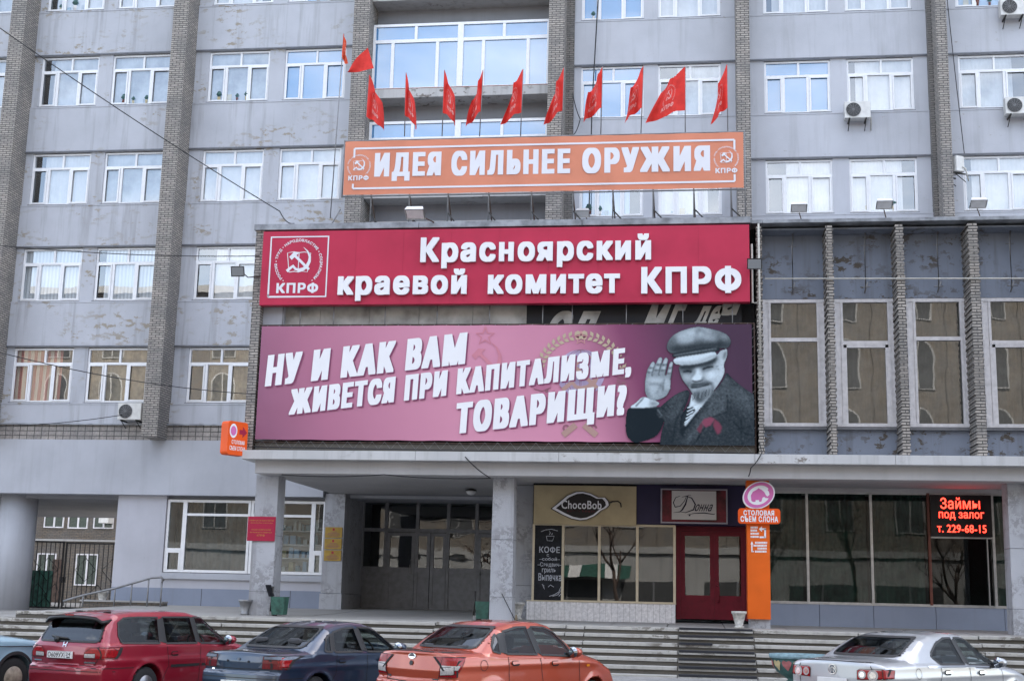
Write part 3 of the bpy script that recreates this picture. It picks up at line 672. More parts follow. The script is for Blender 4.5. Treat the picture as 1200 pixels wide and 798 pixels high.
for a, c in ((1.66, 3.21), (3.21, 4.95), (4.95, 6.5), (6.5, 8.2), (8.2, 9.9)): p.rect(a+.02, c-.02, 1.88, 4.96, 37.83, 'shop_dark_glass')
p.build('pane', sw)
for a, c in ((1.75, 3.1), (3.3, 4.85), (5.05, 6.4), (8.3, 9.8)):
    q = MB(); v = []; n = 36
    for i in range(n+1): x = a+(c-a)*i/n; d = 38.15+.035*math.sin(i*1.35)+.02*math.sin(i*.5); v += [(x, d, 1.9), (x, d, 4.93)]
    q.add(v, [(2*i, 2*i+2, 2*i+3, 2*i+1) for i in range(n)], 'drape_green', True); q.build('drape', sw)
q = MB(); v = []; n = 60
for i in range(n+1): x = -17.2+2.7*i/n; d = 42.75+.03*math.sin(i*1.1)+.02*math.sin(i*.4); v += [(x, d, 2.45), (x, d, 4.8)]
q.add(v, [(2*i, 2*i+2, 2*i+3, 2*i+1) for i in range(n)], 'drape_teal', True); part(q, 'drape')

# ---------------------------------------------------------------- signs and banners
def at(px, py, Y):
    """point of the plane y = Y that a measured photo point (1200 x 798) shows"""
    d = CR*(px-600) - CU*(py-399) + CF*1540.; t = Y/d.y
    return d.x*t, EYE+d.z*t
def plastic(name, col, rough=.5, var=.06, vs=1.2): return plain(name, col, rough, var=var, vs=vs, spec=.2)
plastic('sign_red', (.47, .03, .072), .4); plastic('letter_white', (.80, .80, .82), .45, .02); plastic('print_white', (.72, .72, .76), .6, .02)
plastic('banner_orange', (.66, .25, .155), .7, .05); plastic('flag_red', (.70, .05, .04), .75, .1, 5); plastic('flag_mark', (.74, .33, .31), .75, 0)
plastic('flag_orange', (.70, .085, .03), .75, .1, 5)
plastic('sign_orange', (.72, .125, .012), .45); plastic('sign_orange_box', (.80, .10, .012), .4); plastic('sign_pink', (.62, .16, .40), .5, .02)
plastic('cloth_beige', (.42, .345, .215), .8, .08, 2); plastic('pod_black', (.03, .026, .026), .6); plastic('board_black', (.018, .019, .023), .7, .25, 5)
plastic('chalk', (.45, .46, .50), .9, .2, 30); plastic('purple_sheet', (.030, .024, .062), .5, .1, 1); plastic('sign_maroon', (.14, .010, .022), .3, .4, 3)
plastic('frame_grey', (.30, .28, .32), .4); plastic('plate_cream', (.50, .48, .46), .5, .03); plastic('ink_navy', (.015, .013, .03), .6, 0)
plastic('plaque_red', (.36, .02, .055), .35); plastic('plaque_gold', (.42, .27, .06), .35, .1, 6); plastic('ink_yellow', (.48, .25, .05), .5, 0)
plastic('panel_white', (.50, .49, .46), .6, .25, 1.5); plastic('panel_black', (.022, .022, .026), .5); plastic('led_black', (.012, .010, .012), .3, 0)
plastic('star_pale', (.52, .27, .26), .7, 0); plastic('wheat_pale', (.46, .38, .27), .7, 0); plastic('wheat_dark', (.26, .11, .15), .7, 0); plastic('globe_pale', (.42, .34, .50), .7, .15, 3)
plastic('ribbon_pale', (.42, .15, .24), .7, 0); plastic('tool_pale', (.40, .25, .22), .7, 0); plastic('mark_peach', (.56, .22, .28), .7, 0); plastic('text_shadow', (.22, .06, .125), .8, 0)
emit('led_red', (1, .035, .02), 1.6)
def banner_print():
    m, n, b = _new('banner_pink')
    t = n.nodes.new('ShaderNodeTexCoord'); s = n.nodes.new('ShaderNodeSeparateXYZ'); n.links.new(t.outputs['Object'], s.inputs[0])
    r = n.nodes.new('ShaderNodeMapRange'); r.inputs[1].default_value = -11.75; r.inputs[2].default_value = 1.6
    w = n.nodes.new('ShaderNodeMath'); w.operation = 'MULTIPLY_ADD'; w.inputs[1].default_value = .35; n.links.new(s.outputs[2], w.inputs[0]); n.links.new(s.outputs[0], w.inputs[2])
    a = n.nodes.new('ShaderNodeMath'); a.operation = 'SUBTRACT'; a.inputs[1].default_value = 2.6; n.links.new(w.outputs[0], a.inputs[0]); n.links.new(a.outputs[0], r.inputs[0])
    c = n.nodes.new('ShaderNodeValToRGB'); e = c.color_ramp.elements; e[0].position = 0; e[0].color = (.28, .11, .18, 1); e[1].position = 1; e[1].color = (.055, .024, .052, 1)
    for p, q in ((.12, (.40, .15, .235, 1)), (.42, (.60, .26, .36, 1)), (.66, (.53, .215, .315, 1)), (.78, (.20, .05, .115, 1)), (.9, (.075, .03, .065, 1))):
        k = e.new(p); k.color = q
    n.links.new(r.outputs[0], c.inputs[0]); n.links.new(c.outputs[0], b.inputs['Base Color']); b.inputs['Roughness'].default_value = .55; b.inputs['Specular IOR Level'].default_value = .25
    _bump(n, b, _noise(n, _coord(n, (.5, 1, .35)), 1.1, 2, .4), .8, .16)
banner_print()
def bolts(mb, x0, x1, z, y, mat, r=.01):
    mb.tube([(x0, y, z), (x1, y, z)], r, mat)

# red sign with raised letters
t = thing('letter_sign', 'wide crimson sign with raised white letters above the pink banner', 'sign', (-5.1, 34.4, 9.58))
b = MB(); b.box(-11.80, 1.55, 34.16, 34.42, 9.60, 11.70, 'sign_red'); bo = b.build('sign_panel', t, .008)
for x in [-11.8+1.335*k for k in range(1, 10)]:
    s = MB(); s.box(x-.003, x+.003, 34.157, 34.162, 9.61, 11.69, 'plaque_red'); s.build('panel_joint', bo)
Y = 34.10
def row(body, l, r, top, bot, kw, Y=Y):
    x0, z1 = at(l, top, Y); x1, z0 = at(r, bot, Y); return (body, x0, x1, z0, z1, kw)
# the rows sit level on the sign: heights are taken at each word's middle
def word(body, l, r, top, bot, kw, Y=Y):
    m = (l+r)/2; return (body, at(l, (top+bot)/2, Y)[0], at(r, (top+bot)/2, Y)[0], at(m, bot, Y)[1], at(m, top, Y)[1], kw)
BK = dict(off=.066, dz=.033, pre=1.3, spacing=1.0)
for w in (word('Красноярский', 493, 763, 276, 313.6, BK), word('краевой', 396.3, 547, 316, 352.5, BK), word('комитет', 572, 726.5, 321.5, 344.6, BK), word('КПРФ', 751.5, 868.6, 312.6, 344, BK)):
    o = letters('lettering', t, [w], 34.06, 'letter_white', .075)
x, z = at(350.5, 313.6, 34.15); b = MB(); v, f = move(emblem(frame=True), -10.74, 10.70, .725); b.add([(p[0], 34.152, p[1]) for p in v], f, 'print_white'); b.build('logo', t)

# panels between the two signs
t = thing('backing_panels', 'white and black panels with script lettering in the gap between the crimson and pink signs', 'panel', (-5.1, 34.7, 9))
b = MB(); 
for a, c in zip((-11.65, -10.2, -8.8, -7.4, -5.9), (-10.21, -8.81, -7.41, -5.91, -4.42)): b.box(a, c, 34.70, 34.74, 8.9, 9.8, 'panel_white')
b.build('white_panel', t)
b = MB(); b.box(-4.42, 1.35, 34.70, 34.74, 8.9, 9.8, 'panel_black'); b.build('black_panel', t)
letters('script_lettering', t, [('ол', -4.0, -2.75, 8.6, 9.50, dict(off=.05, shear=.4)), ('мг', -1.35, -.4, 8.85, 9.70, dict(off=.05, shear=.4)), ('де', .0, .62, 8.9, 9.62, dict(off=.05, shear=.4)), ('а', .72, 1.2, 9.35, 9.95, dict(off=.05, shear=.4))], 34.69, 'panel_white', .004)
b = MB()
for x in (-11.2, -10.7, -9.75, -8.3, -6.85, -5.4, -3.95, -3.15, -1.7, -.2, 1.1): b.tube([(x, 34.45, 8.9), (x, 34.45, 9.75)], .016, 'grey_steel')
b.build('support_rod', t)

# pink banner
t = thing('slogan_banner', 'big pink banner with slanted white slogan, faded coat of arms and a capped man waving', 'banner', (-5.1, 34.3, 5.88))
b = MB(); n = 60; vs = []; fs = []
for j in range(13):
    for i in range(n+1):
        u = i/n; w = j/12; edge = min(1, 6*min(u, 1-u), 4*min(w, 1-w))
        y = 34.296+edge*(.002*math.sin(u*23+w*2.2)+.002*math.sin(u*9-w*5))
        vs.append((-11.73+13.32*u, y, 5.9+3.13*w+.006*math.sin(u*70)))
for j in range(12):
    for i in range(n): a = j*(n+1)+i; fs.append((a, a+1, a+n+2, a+n+1))
b.add(vs, fs, 'banner_pink', True); cloth = b.build('cloth', t)
b = MB(); m = 'rust_metal'
b.tube([(-11.8, 34.36, 9.07), (1.66, 34.36, 9.06)], .022, m); b.tube([(-11.8, 34.36, 5.84), (1.66, 34.36, 5.84)], .022, m); b.tube([(-11.8, 34.36, 5.6), (-11.8, 34.36, 9.07)], .022, m); b.tube([(1.66, 34.36, 5.6), (1.66, 34.36, 9.07)], .022, m)
b.box(-11.75, 1.68, 34.4, 34.5, 5.6, 5.82, 'step_riser')
x = -11.7; k = 0
pts = []
while x < 1.65: pts.append((x, 34.3, 5.86 if k % 2 else 5.66)); x += .17; k += 1
b.tube(pts, .006, 'grey_steel', 4); b.tube([(-11.8, 34.28, 5.70), (-6, 34.27, 5.64), (-2, 34.29, 5.69), (1.6, 34.27, 5.63)], .015, 'cable_black')
for z in [6.0+.24*k for k in range(13)]:
    b.tube([(1.58, 34.3, z), (1.66, 34.34, z+.07)], .006, 'grey_steel', 4); b.tube([(-11.72, 34.3, z), (-11.8, 34.34, z+.07)], .006, 'grey_steel', 4)
for k in range(40): b.tube([(-11.6+.335*k, 34.3, 9.03), (-11.56+.335*k, 34.35, 9.07)], .006, 'grey_steel', 4)
b.build('frame', t)
def c5(x, y): return (280+x/2.85, 250+y/2.85)
SL = dict(pre=.52, off=.056, dz=.034, spacing=.95)
for body, A, B, H in (('НУ И КАК ВАМ', (85, 578), (772, 500), 103), ('ЖИВЕТСЯ ПРИ КАПИТАЛИЗМЕ,', (163, 672), (1322, 530), 84), ('ТОВАРИЩИ?', (716, 738), (1306, 670), 104)):
    a = at(*c5(*A), 34.25); e = at(*c5(*B), 34.25); h = at(*c5(A[0], A[1]-H), 34.25)[1]-a[1]
    ang = math.atan2(e[1]-a[1], e[0]-a[0]); ln = math.hypot(e[0]-a[0], e[1]-a[1]); sh = .17; drop = {'Ж': .16, 'Т': .18}.get(body[0], 0)
    r = (body, a[0], a[0]+ln-sh*h, a[1]-drop*h if body[0] in 'ЖТ' else a[1], a[1]+h, dict(SL, shear=sh))
    letters('lettering', t, [r], 34.272, 'letter_white', .002, rot=ang, pivot=a)
    r2 = (body, r[1]+.035, r[2]+.035, r[3]-.04, r[4]-.04, r[5]); letters('letter_shadow', t, [r2], 34.277, 'text_shadow', 0, rot=ang, pivot=a)
# faded state emblem: wheat wreath, star, globe, tools, ribbons
cx, cz = -2.62, 7.55
def c6(x, y): return at(560+x/5.32, 375+y/5.32, 34.27)
cx, cz = c6(640, 330); u = (c6(900, 330)[0]-c6(640, 330)[0])
b = MB()
FLATS = {}
def flat(vf, mat, y=34.284): FLATS.setdefault((mat, y), []).append(vf)
def flush():
    for k, ((mat, y), L) in enumerate(FLATS.items()):
        v, f = union(merge(*L)); b.add([(p[0], y-.0004*k, p[1]) for p in v], f, mat)
    FLATS.clear()
flat((arc(cx, cz, u*.58, 0, 360, 40), [tuple(range(40))]), 'globe_pale', 34.283)
for k in (-.35, 0, .35): flat(stroke(arc(cx+k*u*.1, cz, u*abs(k)+.02, 90, 450, 24, u*.57), .012), 'wheat_dark', 34.281); flat(stroke([(cx-u*.52, cz+k*u), (cx+u*.52, cz+k*u)], .01), 'wheat_dark', 34.281)
flat(move(tools(False), cx, cz-.02, u*.95), 'tool_pale', 34.279)
for sgn in (-1, 1):
    for i in range(17):
        a = RAD(-42+i*8.2); px, pz = cx+sgn*u*1.0*math.cos(a), cz+u*.92*math.sin(a)
        for q in (-1, 1):
            d = (-sgn*math.sin(a)*.6+sgn*q*.65*math.cos(a), math.cos(a)*.6+q*.65*math.sin(a)); s = u*.185
            tip = (px+d[0]*s, pz+d[1]*s); mid = (px+d[0]*s*.5, pz+d[1]*s*.5); nx, nz_ = -d[1]*s*.28, d[0]*s*.28
            flat(([(px, pz), (mid[0]+nx, mid[1]+nz_), tip, (mid[0]-nx, mid[1]-nz_)], [(0, 1, 2, 3)]), 'wheat_pale' if i > 5 else 'wheat_dark')
    for i in range(4):
        zz = cz-u*(.32+.17*i); w0 = u*(1.12-.16*i); w1 = u*(.72-.12*i)
        flat(stroke([(cx+sgn*w0, zz), (cx+sgn*(w0+w1)/2, zz-.06), (cx+sgn*w1, zz+.03)], .12), 'ribbon_pale'); flat(stroke([(cx+sgn*w0, zz-.07), (cx+sgn*(w0+w1)/2, zz-.13), (cx+sgn*w1, zz-.04)], .02), 'wheat_dark', 34.28)
    flat(stroke(arc(cx+sgn*u*.33, cz-u*1.33, .07, 0, 300, 12), .05), 'wheat_dark'); flat(stroke([(cx+sgn*u*.1, cz-u*1.25), (cx+sgn*u*.4, cz-u*1.5)], .16), 'tool_pale')
S1 = star(cx, cz+u*.86, u*.17); flat(stroke(S1+S1[:1], .035), 'star_pale'); flat((S1, [(i, (i+1) % 10, (i+2) % 10) for i in range(1, 10, 2)]), 'ribbon_pale', 34.286)
flush(); b.build('coat_of_arms', t)
b = MB(); p = c6(45, 100); S2 = star(p[0], p[1], .26); flat(stroke(S2+S2[:1], .05), 'mark_peach'); p = c6(20, 250); flat(move(tools(False), p[0]+.1, p[1], .95), 'mark_peach'); flush(); b.build('party_mark', t)

# printed portrait: a tone picture laid out on a fine grid in the banner
def portrait():
    st = 3.0; gx = np.arange(40, 822, st); gy = np.arange(46, 778, st); X, Yq = np.meshgrid(gx, gy); H_, W_ = X.shape
    def mask(poly):
        m = np.zeros(X.shape, bool); P = poly
        for _ in range(2 if len(P) > 6 else 0):     # round the drawn corners
            P = [q for i in range(len(P)) for q in ((P[i-1][0]*.75+P[i][0]*.25, P[i-1][1]*.75+P[i][1]*.25), (P[i-1][0]*.25+P[i][0]*.75, P[i-1][1]*.25+P[i][1]*.75))]
        for i in range(len(P)):
            (x1, y1), (x2, y2) = P[i], P[i-1]
            c = ((y1 > Yq) != (y2 > Yq))
            if y1 != y2: m ^= c & (X < (x2-x1)*(Yq-y1)/(y2-y1)+x1)
        return m.astype(float)
    def blur(a, r):
        r = int(r)
        for ax in (0, 1):
            for _ in range(2):
                if r < 1: break
                p = np.pad(a, [(r, r) if k == ax else (0, 0) for k in (0, 1)], mode='edge'); c = np.cumsum(p, axis=ax); c = np.concatenate([np.zeros_like(np.take(c, [0], ax)), c], axis=ax)
                n_ = 2*r+1; a = (np.take(c, range(n_, c.shape[ax]), ax)-np.take(c, range(0, c.shape[ax]-n_), ax))/n_
        return a
    rs = np.random.RandomState(3); T = np.zeros(X.shape); A = np.zeros(X.shape)
    def lay(poly, tone, soft=1, alpha=1.0, solid_=False, clip=None):
        nonlocal T, A
        m0 = mask(poly); m = blur(m0, soft)*alpha
        if clip is not None: m = m*clip
        T = T*(1-m)+tone*m
        if solid_: A = np.maximum(A, m0)
        return m0
    def ell(cx, cy, rx, ry, rot=0, n=28):
        c, s = math.cos(RAD(rot)), math.sin(RAD(rot)); return [(cx+rx*math.cos(k*2*math.pi/n)*c-ry*math.sin(k*2*math.pi/n)*s, cy+rx*math.cos(k*2*math.pi/n)*s+ry*math.sin(k*2*math.pi/n)*c) for k in range(n)]
    def line(pts, w):
        v, _ = stroke(pts, w); return v[0::2]+v[1::2][::-1]
    sleeve = [(120, 552), (60, 548), (50, 610), (48, 690), (62, 738), (105, 768), (160, 755), (260, 716), (300, 560), (250, 540)]
    lay(sleeve, .10, 1, solid_=True); lay([(60, 560), (110, 560), (130, 700), (90, 750), (55, 700)], .15, 8)
    coat = [(440, 455), (420, 438), (350, 468), (300, 508), (240, 560), (234, 605), (290, 620), (262, 700), (250, 840), (900, 840), (900, 520), (760, 430), (690, 370), (656, 328), (640, 380), (600, 430), (525, 520), (470, 600), (400, 690), (380, 700), (385, 600), (432, 500)]
    cm = lay(coat, .25, 1, solid_=True)
    lay([(300, 510), (350, 470), (420, 440), (400, 560), (330, 640), (290, 600)], .33, 6, clip=cm); lay([(690, 375), (820, 480), (820, 620), (740, 560), (660, 480)], .36, 9, clip=cm)
    lay([(600, 440), (655, 340), (690, 400), (660, 570), (590, 600), (500, 700), (430, 770), (390, 770)], .36, 4, clip=cm); lay([(262, 700), (330, 640), (360, 776), (254, 776)], .22, 6, clip=cm)
    for pts, w, tn in (([(660, 470), (664, 575), (560, 610)], 6, .10), ([(560, 610), (470, 760)], 8, .10), ([(430, 480), (350, 640), (330, 776)], 6, .12), ([(700, 640), (760, 700), (820, 720)], 10, .16), ([(720, 680), (800, 660)], 8, .14), ([(240, 560), (270, 600), (250, 612)], 8, .55), ([(262, 540), (300, 580)], 7, .12), ([(280, 520), (320, 560)], 6, .12), ([(740, 600), (745, 776)], 8, .17)): lay(line(pts, w), tn, 1, .8)
    vest = [(440, 500), (385, 600), (375, 700), (392, 720), (470, 600), (520, 520)]; lay(vest, .14, 1, solid_=True)
    collar = [(444, 455), (440, 520), (425, 560), (455, 560), (470, 595), (525, 522), (590, 440), (560, 470), (480, 505)]; lay(collar, .93, 1, solid_=True)
    lay([(425, 560), (455, 545), (476, 572), (400, 660), (376, 690), (395, 610)], .2, 1, solid_=True)
    for k in range(5): lay(line([(405+8*k-k*k, 640-22*k), (440+9*k, 612-20*k)], 7), .85, 0)
    lay([(500, 530), (525, 520), (410, 665), (400, 650)], .85, 1)
    face = [(362, 290), (480, 285), (560, 265), (600, 232), (622, 200), (655, 195), (662, 250), (642, 290), (652, 335), (622, 395), (590, 440), (560, 472), (520, 505), (475, 505), (450, 465), (420, 420), (395, 390), (378, 350)]
    fm = lay(face, .70, 1, solid_=True)
    lay(ell(648, 232, 17, 42, 12), .74, 1, solid_=True); lay(ell(646, 236, 8, 26, 12), .34, 2)
    lay([(622, 205), (640, 200), (640, 300), (652, 335), (600, 430), (575, 455), (600, 380), (615, 300)], .90, 7, clip=fm)          # lit jaw and temple
    lay([(362, 290), (376, 290), (392, 350), (412, 395), (436, 436), (470, 505), (440, 470), (385, 380)], .34, 4, clip=fm)          # shaded far cheek
    lay([(365, 290), (480, 285), (565, 262), (602, 232), (604, 262), (575, 290), (520, 304), (486, 306), (466, 318), (420, 322), (372, 322)], .22, 3, clip=fm)   # shadow of the peak
    lay(ell(425, 331, 36, 13, -4), .26, 3, clip=fm); lay(ell(545, 312, 38, 13, -14), .30, 3, clip=fm)                                  # eye sockets
    lay(line([(398, 334), (424, 329), (450, 334)], 5), .05, 1, clip=fm); lay(line([(516, 318), (545, 306), (578, 302)], 5), .05, 1, clip=fm)          # narrowed lids
    lay(line([(402, 344), (426, 341), (448, 344)], 4), .58, 1, clip=fm); lay(line([(520, 328), (546, 318), (574, 312)], 4), .66, 1, clip=fm)
    lay(line([(590, 305), (612, 298)], 4), .45, 1, clip=fm); lay(line([(590, 315), (615, 318)], 4), .5, 1, clip=fm)                    # crow's feet
    lay([(468, 318), (494, 310), (512, 366), (500, 384), (468, 386), (452, 372)], .90, 3, clip=fm)                                      # nose ridge
    lay(line([(470, 322), (460, 352), (446, 374)], 8), .36, 2, .9, clip=fm); lay(ell(480, 372, 30, 13, -8), .97, 2, clip=fm)
    lay(line([(450, 388), (470, 393), (500, 390), (518, 380)], 6), .20, 1, clip=fm); lay(ell(518, 374, 9, 11), .48, 2, clip=fm)
    lay(ell(566, 352, 36, 22, -24), .97, 6, clip=fm); lay(ell(412, 366, 18, 18), .74, 4, clip=fm)                                      # cheeks
    lay(line([(522, 386), (552, 396), (574, 414), (576, 440)], 7), .38, 2, clip=fm); lay(line([(444, 394), (428, 406), (424, 424)], 6), .32, 2, clip=fm)
    lay([(432, 414), (462, 398), (490, 402), (520, 394), (566, 398), (580, 404), (548, 414), (492, 422), (444, 430)], .33, 2, clip=fm)  # moustache
    lay(line([(444, 430), (492, 427), (552, 410)], 6), .06, 1, clip=fm); lay(ell(502, 437, 34, 6, -14), .66, 2, clip=fm)
    lay([(452, 462), (490, 448), (540, 440), (590, 428), (572, 478), (534, 510), (482, 524), (458, 500)], .50, 4, solid_=True); lay([(462, 470), (500, 462), (524, 512), (484, 522)], .36, 4)
    for k in range(26): x_ = 458+4.8*k; lay(line([(x_, 458+rs.rand()*16-k*1.2), (x_-7, 500-k*1.5+rs.rand()*14)], 3), .2+.5*rs.rand(), 0, .7)
    cap = [(295, 192), (300, 150), (340, 100), (420, 68), (490, 54), (560, 68), (625, 84), (672, 110), (690, 146), (680, 182), (650, 194), (600, 187), (520, 187), (420, 207), (332, 224), (310, 216)]
    km = lay(cap, .50, 1, solid_=True)
    lay([(330, 120), (430, 75), (520, 65), (600, 90), (520, 110), (420, 120), (340, 150)], .92, 8, clip=km); lay([(300, 160), (360, 175), (480, 160), (600, 150), (690, 140), (680, 185), (600, 188), (420, 208), (310, 216)], .20, 6, clip=km); lay([(300, 150), (340, 105), (360, 150), (320, 205)], .42, 6, clip=km); lay([(640, 100), (690, 140), (680, 180), (650, 170)], .30, 5, clip=km); lay(line([(640, 95), (610, 120), (620, 180)], 9), .22, 3, .8, clip=km)
    lay([(600, 90), (670, 110), (685, 150), (640, 130)], .66, 6, clip=km); lay(line([(470, 90), (500, 75), (540, 100)], 8), .35, 3, clip=km); lay(ell(430, 140, 60, 13, -14), .80, 5, clip=km); lay(ell(560, 128, 46, 12, 6), .74, 5, clip=km); lay(line([(500, 70), (470, 120), (480, 180)], 7), .34, 3, .7, clip=km)
    lay([(326, 222), (420, 206), (520, 186), (618, 182), (622, 208), (560, 217), (480, 228), (400, 241), (332, 250)], .24, 1, solid_=True); lay(line([(340, 234), (470, 212), (600, 192)], 8), .50, 1)
    vis = lay([(332, 250), (400, 239), (520, 222), (596, 206), (602, 236), (560, 265), (480, 286), (400, 293), (342, 291)], .90, 1, solid_=True); lay([(340, 280), (480, 272), (600, 225), (602, 240), (480, 288), (342, 293)], .66, 3, clip=vis)
    # raised hand: palm, four fingers, thumb
    lay([(152, 478), (215, 500), (262, 520), (242, 546), (112, 558), (64, 550), (112, 520)], .93, 1, solid_=True); lay(line([(160, 490), (110, 545)], 7), .4, 1); lay([(200, 505), (262, 520), (242, 546), (190, 548)], .6, 4)
    palm = [(162, 440), (166, 370), (180, 340), (240, 345), (300, 350), (326, 372), (320, 440), (300, 482), (250, 508), (200, 505), (172, 482)]
    hm = lay(palm, .62, 1, solid_=True)
    for pts, w in (([(188, 360), (200, 318), (214, 288)], [40, 38, 30]), ([(228, 355), (243, 300), (258, 262)], [42, 38, 32]), ([(268, 355), (282, 300), (293, 264)], [42, 38, 30]), ([(308, 372), (318, 320), (326, 284)], [34, 32, 24])):
        fmk = lay(line(pts, w), .62, 1, solid_=True); lay(ell(pts[-1][0], pts[-1][1], w[-1]*.5, w[-1]*.62, 15), .70, 1, solid_=True)
        for q in (.35, .72): 
            a_, b_ = pts[0], pts[-1]; lay(ell(a_[0]+(b_[0]-a_[0])*q, a_[1]+(b_[1]-a_[1])*q, w[0]*.42, 5, -10), .36, 1)
            lay(ell(a_[0]+(b_[0]-a_[0])*(q+.14), a_[1]+(b_[1]-a_[1])*(q+.14), w[0]*.26, 12, 15), .80, 2)
        lay(line([(p_[0]+w[i_]*.52, p_[1]) for i_, p_ in enumerate(pts)], 6), .10, 1, .9)
    lay(line([(300, 440), (300, 400), (296, 372)], [46, 38, 24]), .74, 2, solid_=True); lay(line([(275, 450), (278, 400), (286, 376)], 5), .34, 1)
    lay(ell(215, 440, 42, 50), .78, 8, clip=hm); lay(ell(235, 385, 60, 12, 8), .84, 4, clip=hm); lay(line([(190, 410), (240, 405), (285, 430)], 5), .42, 2); lay(line([(235, 470), (262, 420), (280, 385)], 5), .45, 2); lay([(162, 430), (180, 430), (200, 500), (172, 482)], .5, 4, clip=hm)
    grain = rs.normal(0, 1, X.shape); g2 = blur(rs.normal(0, 1, X.shape), 1)*2; T = np.clip(T+grain*.016+g2*.02+cm*g2*.03*(T < .5), 0, 1)
    T = np.clip(.5+(T-.5)*1.22, 0, 1); rgb = np.array([.007, .014, .020])+(np.array([.60, .70, .76])-np.array([.007, .014, .020]))*(T[..., None]**2.15)
    rib = np.zeros(X.shape)
    for poly, sh_ in (([(515, 660), (498, 705), (478, 682), (506, 640)], .7), ([(506, 640), (522, 618), (562, 606), (585, 618), (560, 655), (530, 668)], 1.15), ([(585, 618), (612, 640), (628, 668), (618, 700), (600, 710), (575, 655)], .9)):
        m = blur(mask(poly), 1)[..., None]*.95; rgb = rgb*(1-m)+np.array([.20, .05, .085])*sh_*m
    keep = A > .5
    idx = -np.ones(X.shape, int); qk = np.zeros(X.shape, bool); k4 = keep[:-1, :-1] & keep[1:, :-1] & keep[:-1, 1:] & keep[1:, 1:]
    qk[:-1, :-1] |= k4; qk[1:, :-1] |= k4; qk[:-1, 1:] |= k4; qk[1:, 1:] |= k4; idx[qk] = np.arange(qk.sum())
    P00 = np.array(at(725, 372, 34.268)); PX = np.array(at(725+100, 372, 34.268)); PY = np.array(at(725, 372+100, 34.268))
    x0 = P00[0]; sx = (PX[0]-P00[0])/100/5.218; z0 = at(805, 372, 34.268)[1]; sz = (at(805, 472, 34.268)[1]-z0)/100/5.216
    V = [(x0+sx*X[j, i]-.012, 34.268, z0+sz*Yq[j, i]) for j, i in zip(*np.nonzero(qk))]
    F = [(idx[j, i], idx[j+1, i], idx[j+1, i+1], idx[j, i+1]) for j, i in zip(*np.nonzero(k4))]
    me = bpy.data.meshes.new('portrait'); me.from_pydata(V, [], [tuple(map(int, f)) for f in F])
    a = me.color_attributes.new('print', 'FLOAT_COLOR', 'POINT'); col = np.concatenate([rgb[qk], np.ones((qk.sum(), 1))], 1).astype(np.float32); a.data.foreach_set('color', col.ravel())
    me.materials.append(vcol('portrait_print')); me.update(); return link(bpy.data.objects.new('portrait', me), t)
portrait()

# orange banner on its stand on the roof
t = thing('roof_banner', 'long faded orange banner with a white slogan standing on posts on the hall roof', 'banner', (-4.1, 34.7, 11.9))
b = MB(); n = 50; vs = []
for w in range(6):
    for i in range(n+1): u_ = i/n; vs.append((-9.70+11.14*u_, 34.60+.012*math.sin(u_*31+w)*(0 < w < 5), 12.86+1.58*w/5+(.006*math.sin(u_*60) if w in (0, 5) else 0)))
b.add(vs, [(w*(n+1)+i, w*(n+1)+i+1, (w+1)*(n+1)+i+1, (w+1)*(n+1)+i) for w in range(5) for i in range(n)], 'banner_orange', True); b.build('cloth', t)
OB = dict(pre=.50, off=.044, dz=.034, spacing=1.0)
for r in (('ИДЕЯ', -8.82, -6.91, 13.24, 14.075, OB), ('СИЛЬНЕЕ', -6.62, -3.28, 13.355, 14.085, OB), ('ОРУЖИЯ', -2.95, .545, 13.345, 14.085, OB)): letters('lettering', t, [r], 34.586, 'print_white', .002)
b = MB()
for q in ([(-9.42, 13.95), (-9.42, 14.22), (1.2, 14.22), (1.2, 13.95)], [(-9.42, 13.18), (-9.42, 13.04), (1.2, 13.04), (1.2, 13.24)]):
    for a_, c_ in zip(q, q[1:]): v, f = stroke([a_, c_], .055); b.add([(p[0], 34.584-.0005*(a_[0] == c_[0]), p[1]) for p in v], f, 'print_white')
b.build('border_line', t)
for x in (-9.27, .98): b = MB(); v, f = move(emblem(), x, 13.66, .36); b.add([(p[0], 34.584, p[1]) for p in v], f, 'print_white'); b.build('logo', t)
b = MB(); m = 'grey_steel'
b.tube([(-9.75, 34.65, 14.47), (1.5, 34.65, 14.47)], .022, m); b.tube([(-9.75, 34.65, 12.83), (1.5, 34.65, 12.83)], .022, m); b.tube([(-9.74, 34.65, 12.8), (-9.74, 34.65, 14.5)], .02, m); b.tube([(1.48, 34.65, 12), (1.48, 34.65, 14.5)], .02, m)
for x in (-8.9, -7.8, -6.7, -5.55, -4.35, -3.2, -2.1, -1.0, .1, 1.1):
    b.tube([(x, 34.68, 11.9), (x, 34.68, 14.47)], .022, m); b.tube([(x+.05, 35.3, 11.92), (x, 34.7, 12.85)], .02, 'rust_metal'); b.tube([(x+.28, 34.4, 11.94), (x+.02, 34.68, 12.3)], .02, 'dark_metal')
b.build('stand', t)

